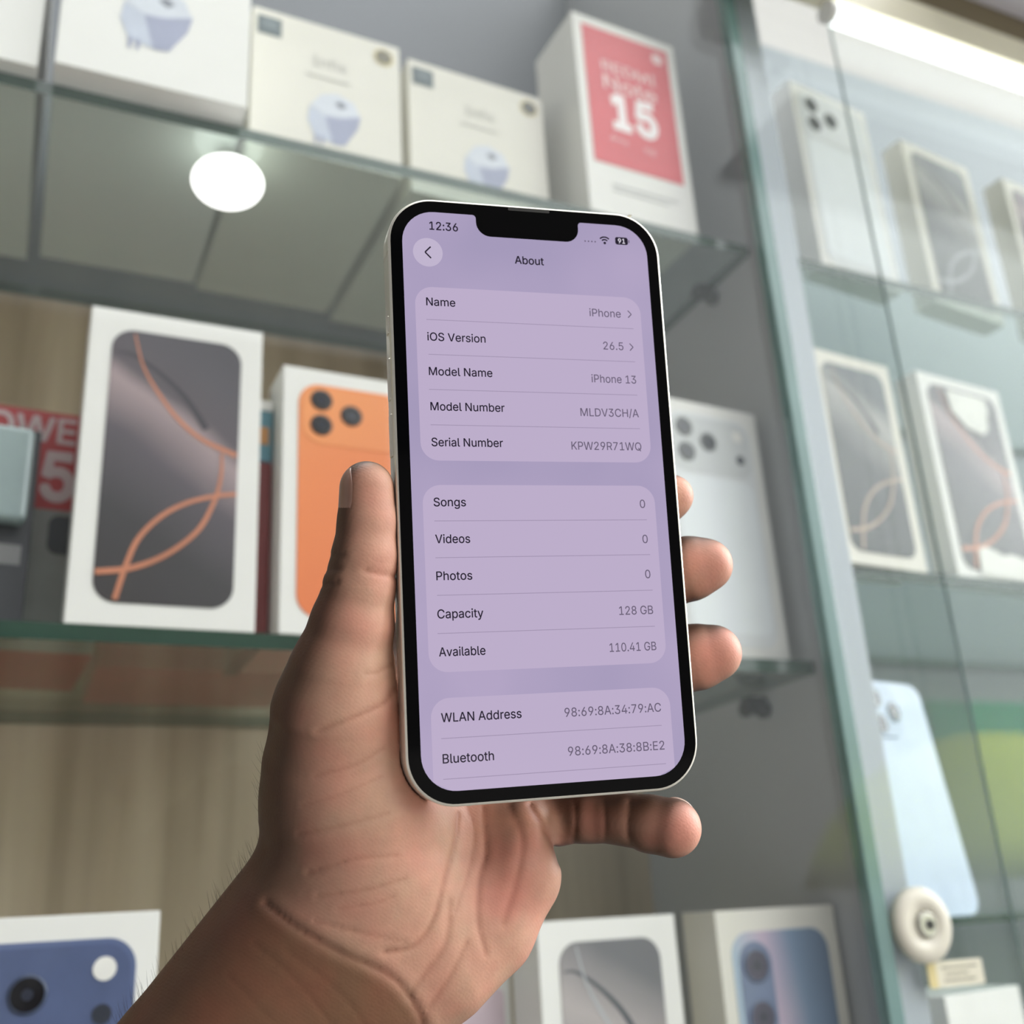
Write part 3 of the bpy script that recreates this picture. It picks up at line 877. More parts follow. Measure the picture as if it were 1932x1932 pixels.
# third card runs on below the screen's end
zt = ph(1040, 1307)[1]
top3 = arc(cl + 4.4, zt - 4.4, 4.4, 180, 90, 8) + arc(cr - 4.4, zt - 4.4, 4.4, 90, 0, 8)
xb = DX - R0
low3 = [(x, -DZ + R0 - math.sqrt(max(0, R0 ** 2 - max(0, abs(x) - xb) ** 2)) + 0.02) for x in np.linspace(cr, cl, 15)]
b.add([(a * K, Y0 - 0.00003, e * K) for a, e in top3 + low3], [list(range(len(top3) + len(low3)))], 1)
YT = Y0 - 0.00006
def line(p0, p1, wd, m):
    ribbon(b, [np.array(p0) * K, np.array(p1) * K], wd * K, wd * K, YT, m)
def words(body, a, c_, m, em, bold=0.0):
    p0, p1 = ph(*a), ph(*c_)
    zc = (p0[1] + p1[1]) / 2
    put_text(b, body, (p0[0] * K, zc * K), (p1[0] * K, zc * K), YT, m, em=em * K, bold=bold)
EM = 2.86
words('12:36', (810, 434), (864, 437), 2, 2.95, 0.012)
words('About', (971, 498), (1026, 501), 2, 2.86, 0.014)
for l, a, c_, rt, e_, f_ in (
        ('Name', (804, 577), (859, 579), 'iPhone', (1112, 597), (1171, 600)),
        ('iOS Version', (806, 643), (916, 647), '26.5', (1138, 660), (1176, 661)),
        ('Model Name', (809, 708), (929, 712), 'iPhone 13', (1116, 722), (1200, 724)),
        ('Model Number', (812, 774), (952, 778), 'MLDV3CH/A', (1095, 785), (1205, 788)),
        ('Serial Number', (814, 841), (949, 845), 'KPW29R71WQ', (1078, 848), (1210, 851)),
        ('Songs', (818, 955), (879, 956), '0', (1207, 958.5), (1217, 958.5)),
        ('Videos', (821, 1025), (887, 1024.6), '0', (1212, 1025), (1222, 1024.6)),
        ('Photos', (823, 1095), (891, 1093.8), '0', (1217, 1091), (1227, 1091)),
        ('Capacity', (825, 1166.6), (912, 1165), '128 GB', (1168, 1160), (1232, 1158.7)),
        ('Available', (828, 1238), (916, 1236), '110.41 GB', (1150, 1229.7), (1238, 1227)),
        ('WLAN Address', (832, 1361), (984, 1356), '98:69:8A:34:79:AC', (1065, 1351), (1247, 1344)),
        ('Bluetooth', (835, 1439), (932, 1435.6), '98:69:8A:38:8B:E2', (1071.5, 1424), (1253.5, 1416))):
    words(l, a, c_, 2, EM, 0.009)
    words(rt, e_, f_, 3, EM, 0.005)
for a, c_ in (((804, 601), (1195, 623)), ((808, 666), (1198, 686)), ((809, 733), (1202, 748)), ((812, 799), (1207, 812)),
              ((819, 980), (1220, 984)), ((821, 1050), (1226, 1049)), ((824, 1121), (1231, 1116)), ((825, 1192), (1235, 1185)),
              ((832, 1391), (1248, 1371)), ((836, 1468), (1256, 1443))):
    p0, p1 = ph(*a), ph(*c_)
    zc = (p0[1] + p1[1]) / 2
    line((p0[0], zc), (p1[0], zc), 0.16, 4)
bc = ph(807, 476.5)
b.add([((bc[0] + 3.72 * math.cos(a)) * K, Y0 - 0.00003, (bc[1] + 3.72 * math.sin(a)) * K) for a in np.linspace(0, 2 * math.pi, 40, endpoint=False)], [list(range(40))], 5)
line((bc[0] + 0.75, bc[1] + 1.5), (bc[0] - 0.72, bc[1] + 0.0), 0.36, 2)
line((bc[0] + 0.75, bc[1] - 1.5), (bc[0] - 0.72, bc[1] - 0.0), 0.36, 2)
for c_ in ((1187.5, 593.5), (1191, 655.5)):
    v = ph(*c_)
    line((v[0] - 0.5, v[1] + 0.95), (v[0] + 0.42, v[1]), 0.26, 3)
    line((v[0] - 0.5, v[1] - 0.95), (v[0] + 0.42, v[1]), 0.26, 3)
def disc(x, z, r, m, y=YT):
    b.add([((x + r * math.cos(a)) * K, y, (z + r * math.sin(a)) * K) for a in np.linspace(0, 2 * math.pi, 16, endpoint=False)], [list(range(16))], m)
for k in range(4):
    v = ph(1103.5 + 6.3 * k, 455.5 + 0.4 * k)
    disc(v[0], v[1], 0.21, 3)
v = ph(1140.5, 460)
disc(v[0], v[1] + 0.12, 0.36, 2)
for rr in (1.05, 1.75):
    P_ = [np.array([v[0] + rr * math.cos(math.radians(a)), v[1] + rr * math.sin(math.radians(a))]) * K for a in (135, 115, 90, 65, 45)]
    ribbon(b, P_, 0.38 * K, 0.38 * K, YT, 2)
v = ph(1172, 455.5)
b.add([(a, YT, e) for a, e in rrect((v[0] - 1.75) * K, (v[0] + 1.75) * K, (v[1] - 1.02) * K, (v[1] + 1.02) * K, 0.55 * K)], [list(range(36))], 2)
b.add([(a, YT, e) for a, e in rrect((v[0] + 1.92) * K, (v[0] + 2.2) * K, (v[1] - 0.4) * K, (v[1] + 0.4) * K, 0.12 * K)], [list(range(36))], 3)
put_text(b, '91', ((v[0] - 0.98) * K, (v[1] - 0.66) * K), ((v[0] + 0.95) * K, (v[1] - 0.66) * K), YT - 0.00003, 6, em=1.8 * K, bold=0.012)
b.build('display', SCR, phone)
# ear speaker, side keys, antenna lines
e0, e1 = ph(958, 394), ph(1036, 400)
b = MB(); b.prism(rrect(e0[0] * K, e1[0] * K, (PHH / 2 - 1.55) * K, (PHH / 2 - 0.85) * K, 0.3 * K, 4), -0.0002, -0.0001)
b.build('ear_speaker', mat('speaker_mesh', rgb(34, 31, 26), 0.5, var=0.5, scale=4000), phone)
keys = (('mute_switch', 589, 622, 0.35), ('volume_key', 669, 748, 0.45), ('volume_key', 775, 856, 0.45))
for nm, ya, yb, out in keys:
    za, zb = ph(742, ya)[1], ph(748, yb)[1]
    b = MB(); b.box((-PW / 2 - out) * K, (-PW / 2 + 0.3) * K, 2.5 * K, 5.2 * K, zb * K, za * K, bev=0.0003)
    b.build(nm, MATS['starlight_metal'], phone)
ANT = mat('antenna_plastic', rgb(196, 192, 178), 0.5)
xa, xb = ph(886, 1522)[0], ph(1190, 402)[0]
for x0, x1, z0, z1 in ((-PW / 2 - 0.02, -PW / 2 + 0.2, PHH / 2 - 14.6, PHH / 2 - 13.8), (PW / 2 - 0.2, PW / 2 + 0.02, PHH / 2 - 14.6, PHH / 2 - 13.8),
                       (PW / 2 - 0.2, PW / 2 + 0.02, -PHH / 2 + 13.8, -PHH / 2 + 14.6), (xa - 0.5, xa + 0.4, -PHH / 2 - 0.02, -PHH / 2 + 0.2),
                       (xb - 0.5, xb + 0.4, PHH / 2 - 0.2, PHH / 2 + 0.02)):
    b = MB(); b.box(x0 * K, x1 * K, 0.3 * K, 7.3 * K, z0 * K, z1 * K)
    b.build('antenna_line', ANT, phone)

# ------------------------------------------------------------------ the hand (camera axes, millimetres, grown as one smooth surface)
def at(px, py, z):
    return np.array([(px - C_PX) / F_PX * z, (py - C_PX) / F_PX * z, z])
def chain(nodes, zs=1.0):
    """nodes (px, py, depth mm, radius px)"""
    return [(at(a, e, z), rp * z / F_PX) for a, e, z, rp in nodes], zs
PALM = [
    chain([(660, 1500, 262, 160), (690, 1590, 262, 175), (700, 1660, 258, 165)], 1.15),            # ball of the thumb
    chain([(637, 1340, 257, 115), (640, 1420, 260, 132), (660, 1500, 262, 160)]),
    chain([(975, 1570, 272, 70), (965, 1650, 268, 92), (905, 1740, 264, 108), (825, 1810, 258, 118)], 1.1),   # outer edge of the palm
    chain([(800, 1480, 282, 130), (830, 1600, 276, 130), (790, 1720, 264, 130)]),                  # hollow of the palm
    chain([(640, 1785, 260, 234), (413, 2073, 249, 236), (180, 2370, 238, 250)], 1.32),            # wrist and forearm
    chain([(740, 1780, 263, 160), (660, 1850, 259, 205)], 1.3),
    chain([(700, 1420, 275, 120), (820, 1240, 292, 90)]),
    chain([(850, 1500, 284, 110), (890, 1330, 293, 90)]),
    chain([(920, 1560, 280, 85), (960, 1430, 290, 75)]),
    chain([(820, 1240, 293, 85), (960, 1430, 291, 75)]),
]
FINGERS = [
    chain([(692, 921, 256.5, 51), (694, 985, 256, 56), (689, 1050, 255, 62), (678, 1110, 254.5, 67), (664, 1180, 254.5, 79), (646, 1260, 255, 96), (637, 1340, 257, 115)]),
    chain([(820, 1240, 292, 72), (960, 1080, 296, 66), (1120, 985, 293, 60), (1215, 953, 289.5, 52), (1250, 943, 288.5, 48), (1268, 936, 288, 40)]),
    chain([(865, 1290, 294, 74), (1020, 1150, 298, 68), (1200, 1092, 290, 64), (1262, 1081, 287.5, 62.5), (1304, 1072, 286, 60), (1332, 1066, 285.2, 50)]),
    chain([(910, 1370, 293, 72), (1060, 1275, 296, 66), (1210, 1250, 287.5, 65), (1272, 1246, 284.5, 64), (1316, 1239, 283, 61), (1346, 1232, 282.2, 53)]),
    chain([(970, 1480, 287, 66), (1040, 1540, 279, 54), (1110, 1540, 274, 48), (1180, 1546, 270, 47), (1225, 1554, 268, 52), (1268, 1562, 266, 55)]),
]
CREASES = [   # photo polylines, width px, depth mm
    ([(501, 1704), (548, 1741), (599, 1773), (653, 1802), (714, 1828), (754, 1856), (790, 1907), (800, 1940)], 9, 1.0),
    ([(863, 1535), (858, 1588), (838, 1661), (816, 1737), (780, 1785), (725, 1797)], 7, 0.7),
    ([(562, 1574), (653, 1556), (733, 1534)], 5, 0.32), ([(580, 1646), (671, 1621), (750, 1614)], 5, 0.36),
    ([(598, 1690), (689, 1679), (765, 1657)], 5, 0.40), ([(595, 1738), (689, 1762), (765, 1777)], 5, 0.34),
    ([(635, 1715), (707, 1704), (745, 1690)], 4, 0.28),
    ([(595, 1465), (671, 1443), (725, 1411)], 5, 0.34), ([(570, 1520), (640, 1500), (720, 1465)], 4, 0.24),
    ([(690, 1077), (718, 1083), (746, 1088)], 6, 0.55), ([(605, 1080), (640, 1072)], 5, 0.5), ([(600, 1107), (637, 1098)], 5, 0.5), ([(615, 1050), (650, 1046)], 5, 0.4),
    ([(689, 1270), (711, 1268), (740, 1252)], 5, 0.42), ([(600, 1380), (666, 1354), (722, 1328), (744, 1300)], 6, 0.55),
    ([(912, 1520), (916, 1607), (905, 1654), (901, 1734), (916, 1799)], 7, 0.5),
    ([(1000, 1520), (1032, 1574), (1056, 1628)], 9, 1.1),
    ([(880, 1520), (895, 1570), (885, 1640), (860, 1720)], 5, 0.3), ([(960, 1520), (985, 1580), (975, 1660), (950, 1740)], 10, 0.5),
    ([(770, 1880), (800, 1840), (840, 1780), (850, 1700)], 9, 0.5), ([(810, 1900), (850, 1840), (880, 1780)], 8, 0.4),
    ([(1083, 1510), (1087, 1540), (1083, 1590)], 6, 0.4), ([(1138, 1510), (1142, 1550), (1140, 1595)], 5, 0.22), ([(1188, 1510), (1184, 1567), (1196, 1605)], 6, 0.32),
    ([(480, 1780), (560, 1850), (640, 1950)], 6, 0.25), ([(540, 1790), (640, 1870), (700, 1950)], 6, 0.25), ([(430, 1840), (520, 1930)], 6, 0.2),
]
def seg_d(P, a, c_, ra, rc, zs):
    A = a * [1, 1, zs]; B = c_ * [1, 1, zs]
    Q = P * np.array([1, 1, zs], dtype=P.dtype)
    ba = B - A
    t = np.clip(((Q - A) @ ba) / (ba @ ba), 0, 1)
    return (np.linalg.norm(Q - A - t[:, None] * ba, axis=1) - (ra + t * (rc - ra))) / (0.5 + 0.5 * zs)
def chain_d(P, ch):
    nodes, zs = ch
    d = None
    for (a, ra), (c_, rc) in zip(nodes[:-1], nodes[1:]):
        e = seg_d(P, a, c_, ra, rc, zs)
        d = e if d is None else smin(d, e, 1.2)
    return d
def smin(a, c_, k):
    h = np.clip(0.5 + 0.5 * (c_ - a) / k, 0, 1)
    return c_ * (1 - h) + a * h - k * h * (1 - h)
def poly_dist(XY, pl):
    d = np.full(len(XY), 1e9)
    for a, c_ in zip(pl[:-1], pl[1:]):
        a = np.array(a, float); ba = np.array(c_, float) - a
        t = np.clip(((XY - a) @ ba) / (ba @ ba), 0, 1)
        d = np.minimum(d, np.linalg.norm(XY - a - t[:, None] * ba, axis=1))
    return d
def phone_d(P, grow=0.12):
    L = (P - PT) @ PR
    qx = np.abs(L[:, 0]) - (PW / 2 + grow - 11.5); qy = np.abs(L[:, 1]) - (PHH / 2 + grow - 11.5)
    d2 = np.hypot(np.maximum(qx, 0), np.maximum(qy, 0)) + np.minimum(np.maximum(qx, qy), 0) - 11.5
    return np.maximum(d2, -(L[:, 2] + PTK + grow))
def hand_d(P):
    d = None
    for ch in PALM:
        e = chain_d(P, ch)
        d = e if d is None else smin(d, e, 6.5)
    for i, ch in enumerate(FINGERS):
        d = smin(d, chain_d(P, ch), 5.0 if i in (0,) else 3.0)
    return np.maximum(d, -phone_d(P))
def creased(P, d):
    XY = P[:, :2] / P[:, 2:] * F_PX + C_PX
    front = np.clip((300 - P[:, 2]) / 10, 0, 1)
    near = np.abs(d) < 4
    for pl, wd, dep in CREASES:
        lo = np.min(pl, axis=0) - 30; hi = np.max(pl, axis=0) + 30
        k = near & (XY[:, 0] > lo[0]) & (XY[:, 0] < hi[0]) & (XY[:, 1] > lo[1]) & (XY[:, 1] < hi[1])
        if k.any():
            dd = poly_dist(XY[k], smooth_path(pl, 5))
            d[k] += 0.5 * dep * (np.exp(-(dd / (0.62 * wd)) ** 2) - 0.22 * np.exp(-((dd - 2.2 * wd) / (1.3 * wd)) ** 2)) * front[k]
    return d
def grow_hand(step=0.65):
    lo = np.array([-104.0, -16.0, 205.0]); hi = np.array([66.0, 168.0, 312.0])
    n = np.ceil((hi - lo) / step).astype(int) // 12 * 12 + 13
    V = np.full(n, 9.0, dtype=np.float32)
    B = 12
    nb = (n - 1) // B
    ctr = np.stack(np.meshgrid(*[lo[i] + (np.arange(nb[i]) + 0.5) * B * step for i in range(3)], indexing='ij'), -1).reshape(-1, 3)
    dc = hand_d(ctr)
    idx = np.stack(np.meshgrid(*[np.arange(x) for x in nb], indexing='ij'), -1).reshape(-1, 3)
    rad = B * step * 0.87 + 3.5
    for sgn, kk in ((-9.0, dc < -rad),):
        for a, e, g in idx[kk] * B:
            V[a:a + B + 1, e:e + B + 1, g:g + B + 1] = sgn
    off = np.stack(np.meshgrid(*[np.arange(B + 1)] * 3, indexing='ij'), -1).reshape(-1, 3)
    act = idx[np.abs(dc) <= rad] * B
    for s0 in range(0, len(act), 60):
        G = (act[s0:s0 + 60, None, :] + off[None]).reshape(-1, 3)
        P = lo + G * step
        V[G[:, 0], G[:, 1], G[:, 2]] = creased(P, hand_d(P))
    V[0] = V[-1] = 9; V[:, 0] = V[:, -1] = 9; V[:, :, 0] = V[:, :, -1] = 9
    # surface nets
    ins = V < 0
    cnt = np.zeros(np.array(V.shape) - 1, dtype=np.int8)
    for a in (0, 1):
        for e in (0, 1):
            for g in (0, 1):
                cnt += ins[a:a + cnt.shape[0], e:e + cnt.shape[1], g:g + cnt.shape[2]]
    cells = np.argwhere((cnt > 0) & (cnt < 8))
    cid = np.full(cnt.shape, -1, dtype=np.int64)
    cid[cells[:, 0], cells[:, 1], cells[:, 2]] = np.arange(len(cells))
    acc = np.zeros((len(cells), 3)); num = np.zeros(len(cells))
    cor = [(a, e, g) for a in (0, 1) for e in (0, 1) for g in (0, 1)]
    for i in range(8):
        for j in range(i + 1, 8):
            if sum(abs(cor[i][k] - cor[j][k]) for k in range(3)) != 1: continue
            va = V[cells[:, 0] + cor[i][0], cells[:, 1] + cor[i][1], cells[:, 2] + cor[i][2]]
            vb = V[cells[:, 0] + cor[j][0], cells[:, 1] + cor[j][1], cells[:, 2] + cor[j][2]]
            k = (va < 0) != (vb < 0)
            t = va[k] / (va[k] - vb[k])
            acc[k] += np.array(cor[i]) + t[:, None] * (np.array(cor[j]) - np.array(cor[i]))
            num[k] += 1
    verts = lo + (cells + acc / num[:, None]) * step
    quads = []
    for ax in range(3):
        u, w_ = [k for k in range(3) if k != ax]
        sl0 = [slice(None)] * 3; sl1 = [slice(None)] * 3
        sl0[ax] = slice(0, -1); sl1[ax] = slice(1, None)
        e = np.argwhere(ins[tuple(sl0)] != ins[tuple(sl1)])
        flip = ins[tuple(sl0)][e[:, 0], e[:, 1], e[:, 2]]
        du = np.zeros(3, int); du[u] = 1
        dw = np.zeros(3, int); dw[w_] = 1
        qd = np.stack([cid[tuple((e - o_).T)] for o_ in (du + dw, dw, 0 * du, du)], 1)
        if ax == 1: flip = ~flip
        qd[~flip] = qd[~flip][:, ::-1]
        quads.append(qd)
    return verts, np.concatenate(quads)

hv, hq = grow_hand()
HB = at(413, 2073, 238)
hand_root = RW @ HB / 1000.0
wv = (RW @ (hv.T / 1000.0)).T - hand_root
me = bpy.data.meshes.new('hand')
me.from_pydata([tuple(v) for v in wv], [], hq.tolist())
me.polygons.foreach_set('use_smooth', [True] * len(me.polygons))
bm_ = bmesh.new(); bm_.from_mesh(me)
bmesh.ops.recalc_face_normals(bm_, faces=bm_.faces)
bm_.to_mesh(me); bm_.free()
# skin colour: pinker palm side, browner back of the hand and forearm with left-side shade painted in, redder finger pads
nrm = np.zeros(len(me.vertices) * 3); me.vertex_normals.foreach_get('vector', nrm)
nrm = (RW.T @ nrm.reshape(-1, 3).T).T
XY = hv[:, :2] / hv[:, 2:] * F_PX + C_PX
def sstep(x, a, e):
    t = np.clip((x - a) / (e - a), 0, 1)
    return t * t * (3 - 2 * t)
palm_lit = sstep(nrm @ np.array([0.62, -0.05, -0.78]), 0.2, 1.0)  # dark tone spread over left-facing skin to paint its shade
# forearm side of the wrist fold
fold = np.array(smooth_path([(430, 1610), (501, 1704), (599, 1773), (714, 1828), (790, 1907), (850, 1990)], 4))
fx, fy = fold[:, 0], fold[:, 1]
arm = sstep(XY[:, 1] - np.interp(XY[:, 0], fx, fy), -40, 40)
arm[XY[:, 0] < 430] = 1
DORS_SHADE = np.array(rgb(70, 44, 30)[:3]); PALMC = np.array(rgb(205, 156, 134)[:3]); ARM = np.array(rgb(116, 78, 53)[:3]); RED = np.array(rgb(208, 134, 120)[:3])
colr = DORS_SHADE + (PALMC - DORS_SHADE) * palm_lit[:, None]
colr = colr + (DORS_SHADE + (ARM - DORS_SHADE) * palm_lit[:, None] - colr) * (arm * 0.9)[:, None]
for (px_, py_, rr) in ((705, 945, 50), (1330, 1075, 60), (1350, 1240, 62), (1285, 940, 40), (1275, 1565, 60), (985, 1610, 60), (960, 1690, 60), (1120, 1545, 60)):
    g = np.exp(-((XY[:, 0] - px_) ** 2 + (XY[:, 1] - py_) ** 2) / rr ** 2) * palm_lit
    colr = colr + (RED - colr) * (0.45 * g)[:, None]
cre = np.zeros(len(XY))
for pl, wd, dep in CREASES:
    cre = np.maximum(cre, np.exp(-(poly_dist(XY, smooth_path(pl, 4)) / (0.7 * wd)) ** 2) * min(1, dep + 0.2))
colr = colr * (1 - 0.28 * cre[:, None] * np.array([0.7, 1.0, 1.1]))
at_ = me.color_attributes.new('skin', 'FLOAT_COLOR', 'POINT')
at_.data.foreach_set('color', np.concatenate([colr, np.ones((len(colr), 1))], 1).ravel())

def skin_mat():
    M = bpy.data.materials.new('skin')
    M.use_nodes = True
    t = M.node_tree
    p = t.nodes['Principled BSDF']
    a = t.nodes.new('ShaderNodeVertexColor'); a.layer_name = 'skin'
    tc = t.nodes.new('ShaderNodeTexCoord')
    nz = t.nodes.new('ShaderNodeTexNoise'); nz.inputs['Scale'].default_value = 260; nz.inputs['Detail'].default_value = 6
    mr = t.nodes.new('ShaderNodeMapRange'); mr.inputs['To Min'].default_value = 0.86; mr.inputs['To Max'].default_value = 1.12
    sc = t.nodes.new('ShaderNodeVectorMath'); sc.operation = 'SCALE'
    t.links.new(tc.outputs['Object'], nz.inputs['Vector'])
    t.links.new(nz.outputs['Fac'], mr.inputs['Value'])
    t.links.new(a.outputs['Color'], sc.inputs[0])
    t.links.new(mr.outputs['Result'], sc.inputs['Scale'])
    n2 = t.nodes.new('ShaderNodeTexNoise'); n2.inputs['Scale'].default_value = 75; n2.inputs['Detail'].default_value = 3
    t.links.new(tc.outputs['Object'], n2.inputs['Vector'])
    r2 = t.nodes.new('ShaderNodeValToRGB')
    r2.color_ramp.elements[0].position = 0.35; r2.color_ramp.elements[0].color = (1.06, 0.93, 0.92, 1)
    r2.color_ramp.elements[1].position = 0.65; r2.color_ramp.elements[1].color = (0.97, 1.03, 0.98, 1)
    t.links.new(n2.outputs['Fac'], r2.inputs[0])
    mm = t.nodes.new('ShaderNodeVectorMath'); mm.operation = 'MULTIPLY'
    t.links.new(sc.outputs[0], mm.inputs[0]); t.links.new(r2.outputs[0], mm.inputs[1])
    t.links.new(mm.outputs[0], p.inputs['Base Color'])
    p.inputs['Roughness'].default_value = 0.52
    p.inputs['Specular IOR Level'].default_value = 0.35
    p.inputs['Subsurface Weight'].default_value = 0.12
    p.inputs['Subsurface Radius'].default_value = (1.0, 0.4, 0.2)
    p.inputs['Subsurface Scale'].default_value = 0.0025
    vo = t.nodes.new('ShaderNodeTexVoronoi'); vo.inputs['Scale'].default_value = 900; vo.feature = 'DISTANCE_TO_EDGE'
    mp = t.nodes.new('ShaderNodeMapping'); mp.inputs['Rotation'].default_value = (0.4, 0.9, 0.3)
    wv_ = t.nodes.new('ShaderNodeTexWave'); wv_.inputs['Scale'].default_value = 420; wv_.inputs['Distortion'].default_value = 6; wv_.inputs['Detail Scale'].default_value = 0.15
    t.links.new(tc.outputs['Object'], vo.inputs['Vector'])
    t.links.new(tc.outputs['Object'], mp.inputs[0]); t.links.new(mp.outputs[0], wv_.inputs['Vector'])
    ad = t.nodes.new('ShaderNodeMath'); ad.operation = 'MULTIPLY_ADD'; ad.inputs[1].default_value = 0.12
    t.links.new(wv_.outputs['Fac'], ad.inputs[0]); t.links.new(vo.outputs['Distance'], ad.inputs[2])
    b1 = t.nodes.new('ShaderNodeBump'); b1.inputs['Strength'].default_value = 0.18; b1.inputs['Distance'].default_value = 0.0003
    t.links.new(ad.outputs[0], b1.inputs['Height'])
    t.links.new(b1.outputs['Normal'], p.inputs['Normal'])
    return M
SKIN = skin_mat()
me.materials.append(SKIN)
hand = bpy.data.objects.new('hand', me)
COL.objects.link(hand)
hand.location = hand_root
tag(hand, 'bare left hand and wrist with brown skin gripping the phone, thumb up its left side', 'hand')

hr = random.Random(7)
cand = np.where((XY[:, 0] < 560) & (XY[:, 1] > 1420) & (XY[:, 1] < 1960) & (np.abs(nrm[:, 2]) < 0.35) & (nrm[:, 0] < -0.3))[0]
b = MB()
for i in (hr.sample(list(cand), min(130, len(cand))) if len(cand) else []):
    p_ = hv[i] - nrm[i] * 0.2
    ln = hr.uniform(2.2, 4.8)
    dr = nrm[i] * hr.uniform(0.25, 0.6) + np.array([hr.uniform(-0.1, 0.25), -hr.uniform(0.5, 1.0), hr.uniform(-0.3, 0.3)])
    dr /= np.linalg.norm(dr)
    cv_ = np.cross(dr, nrm[i]); cv_ /= np.linalg.norm(cv_) + 1e-9
    vs = []
    for k in range(6):
        t = k / 5
        q_ = p_ + dr * ln * t + np.array([0.0, -1.0, 0.0]) * 0.5 * t * t
        rr = 0.036 * (1 - 0.75 * t)
        for a in (0, 2.1, 4.2):
            o_ = cv_ * math.cos(a) + np.cross(dr, cv_) * math.sin(a)
            vs.append(RW @ ((q_ + o_ * rr) / 1000.0) - hand_root)
    fs = [(3 * k + j, 3 * k + (j + 1) % 3, 3 * k + 3 + (j + 1) % 3, 3 * k + 3 + j) for k in range(5) for j in range(3)]
    b.add(vs, fs, 0, True)
if b.v:
    tag(b.build('arm_hair', mat('black_hair', rgb(30, 24, 20), 0.5), hand), kind='stuff')

def nail(name, axis_a, axis_b, side, half_angle, radius, mt, ext=0.0):
    """thin curved plate following the finger, axis in camera millimetres"""
    A, B_ = np.array(axis_a), np.array(axis_b)
    ax = (B_ - A); L = np.linalg.norm(ax); ax /= L
    sd = np.array(side, float); sd -= ax * (sd @ ax); sd /= np.linalg.norm(sd)
    bt = np.cross(ax, sd)
    nu, nv_ = 18, 14
    rows = []
    for th in (0.14, -0.4):
        g = []
        for i in range(nu + 1):
            u = -1 + 2 * i / nu
            wdt = (1 - abs(u) ** 3.2) ** 0.5 if abs(u) < 1 else 0.0
            for j in range(nv_ + 1):
                v_ = (-1 + 2 * j / nv_) * max(wdt, 0.05)
                a = math.radians(half_angle) * v_
                rr = radius(i / nu) + th - 0.1 * u * u
                g.append(A + ax * (L * (i / nu)) + (sd * math.cos(a) + bt * math.sin(a)) * rr)
        rows.append(g)
    n1 = (nu + 1) * (nv_ + 1)
    vs = [(RW @ (p_ / 1000.0)) - hand_root for p_ in rows[0] + rows[1]]
    fs = []
    for i in range(nu):
        for j in range(nv_):
            k = i * (nv_ + 1) + j
            fs.append((k, k + 1, k + nv_ + 2, k + nv_ + 1))
            fs.append((n1 + k, n1 + k + nv_ + 1, n1 + k + nv_ + 2, n1 + k + 1))
    bd = [j for j in range(nv_)] 
    for j in range(nv_):
        fs.append((j, j + n1, j + 1 + n1, j + 1))
        k = nu * (nv_ + 1) + j
        fs.append((k, k + 1, k + 1 + n1, k + n1))
    for i in range(nu):
        k = i * (nv_ + 1)
        fs.append((k, k + nv_ + 1, k + nv_ + 1 + n1, k + n1))
        k = i * (nv_ + 1) + nv_
        fs.append((k, k + n1, k + nv_ + 1 + n1, k + nv_ + 1))
    mb = MB(); mb.add(vs, fs, 0, True)
    return mb.build(name, mt, hand)
NAILM = mat('nail_plate', rgb(132, 98, 84), 0.3, var=0.05, scale=300)
pmm = 256.0 / F_PX
nail('nail', at(692, 878, 256.5), at(694, 988, 256), (-1, 0, -0.16), 56, lambda t: pmm * (math.sqrt(max(0, 51 ** 2 - (43 - 110 * t) ** 2)) if t < 0.39 else 51 + 5 * (t - 0.39) / 0.61), NAILM)
pmm = 266.0 / F_PX
nail('nail', at(1318, 1570, 266), at(1246, 1558, 267), (0.15, -0.1, 1), 55, lambda t: 0.4 + pmm * (math.sqrt(max(0, 55 ** 2 - (50 - 72 * t) ** 2)) if t < 0.69 else 55), mat('pale_nail', rgb(216, 186, 170), 0.3, var=0.05, scale=300))

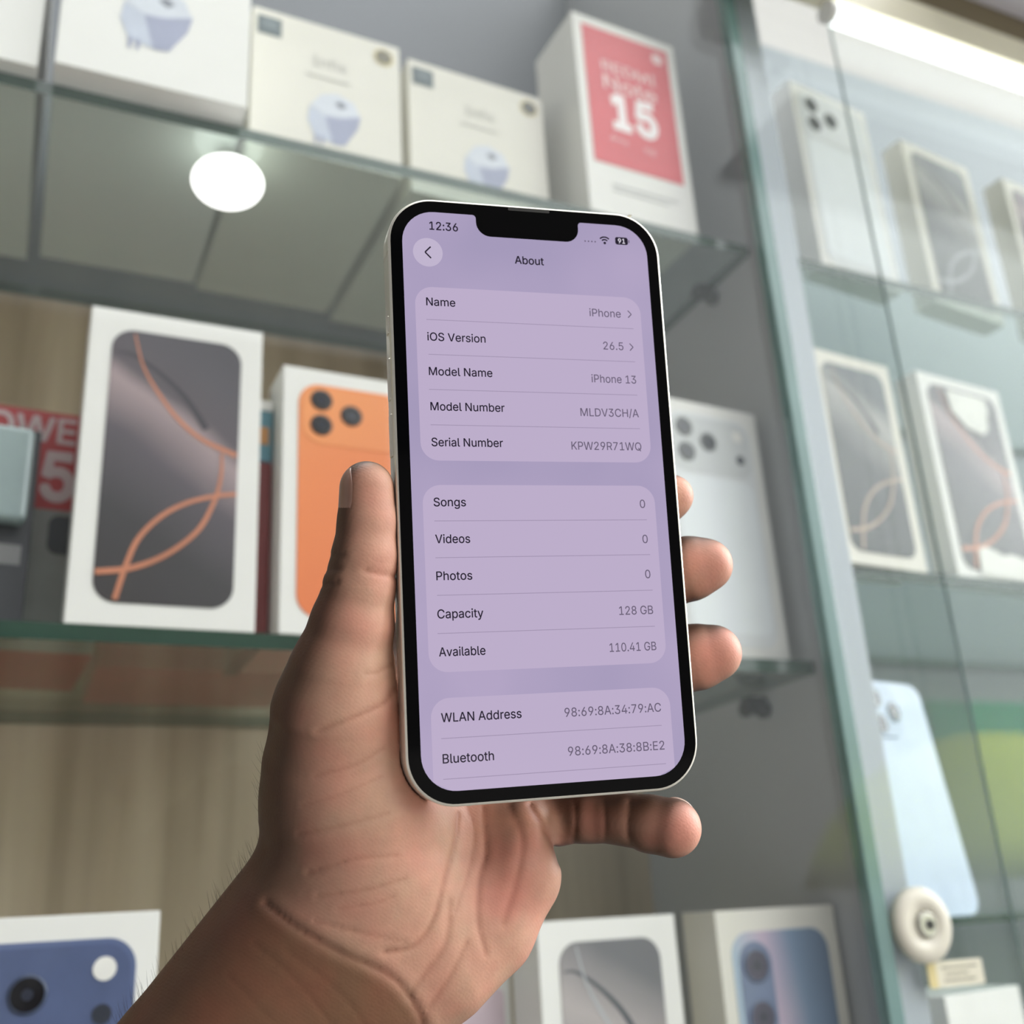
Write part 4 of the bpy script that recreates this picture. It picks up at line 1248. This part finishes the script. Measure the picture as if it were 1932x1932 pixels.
# ------------------------------------------------------------------ the street behind the camera, mirrored in the sliding glass
def mirrored(px, py, yv):
    p_ = on_y(px, py, yv)
    return np.array([p_[0], 2 * YG - yv, p_[2]])
b = MB()
b.box(-9, 2.6, -7.2, -6.8, FLOOR, 4.5, 0)
for i in range(5):
    b.box(-8.4 + i * 1.9, -7.2 + i * 1.9, -6.8, -6.75, 0.6, 2.0, 1)
bld = b.build('street_building', [mat('dim_plaster', rgb(60, 58, 58), 0.7, scale=2), mat('dark_pane', rgb(30, 34, 40), 0.2)])
tag(bld, 'dim plaster building across the street, mirrored in the glass', 'building')
c0 = mirrored(1850, 1480, 4.2)
r = thing('street_umbrella', 'yellow green street umbrella mirrored in the right sliding glass', 'umbrella', (c0[0], c0[1], FLOOR))
b = MB()
n = 40; prof = []
RU = 0.95
vs = []; fs = []
for i in range(9):
    a = i / 8 * 1.15
    for k in range(n):
        ph_ = 2 * math.pi * k / n
        rr = RU * math.sin(a) / math.sin(1.15) * (1 - 0.03 * (1 - abs(math.cos(ph_ * 4))) * (i / 8))
        vs.append((rr * math.cos(ph_), rr * math.sin(ph_), c0[2] - FLOOR + 0.70 * (math.cos(a) - math.cos(1.15)) / (1 - math.cos(1.15)) - 0.45))
for i in range(8):
    for k in range(n):
        fs.append((i * n + k, i * n + (k + 1) % n, (i + 1) * n + (k + 1) % n, (i + 1) * n + k))
b.add(vs, fs, 0, True)
cn = b.build('canopy', mat('yellow_green_cloth', rgb(206, 222, 70), 0.7), r)
sd_ = cn.modifiers.new('cloth', 'SOLIDIFY'); sd_.thickness = 0.006
b = MB(); b.lathe([(0.02, 0), (0.02, c0[2] - FLOOR + 0.1)], 0, 0, 0, 'z', 16)
b.build('pole', mat('dark_pole', rgb(50, 50, 52), 0.5, 0.5), r)
a0, a1 = mirrored(1770, 1410, 5.2), mirrored(1980, 1320, 5.2)
b = MB()
b.box(a0[0], a1[0] + 0.6, a0[1] - 0.4, a0[1], a0[2] - 0.05, a0[2] + 0.30, 0, bev=0.02)
tag(b.build('awning', mat('green_awning_cloth', rgb(40, 190, 140), 0.7)), 'green awning of a street stall, mirrored in the glass above the umbrella', 'awning')
b = MB()
for x in (a0[0] + 0.05, a1[0] + 0.55):
    b.box(x - 0.03, x + 0.03, a0[1] - 0.23, a0[1] - 0.17, FLOOR, a0[2] - 0.0505)
b.box(a0[0], a1[0] + 0.6, a0[1] - 0.36, a0[1] - 0.06, FLOOR + 0.7, FLOOR + 0.75)
tag(b.build('stall_table', mat('stall_frame', rgb(60, 60, 64), 0.5)), 'dark street stall frame under the green awning, mirrored in the glass', 'stall')
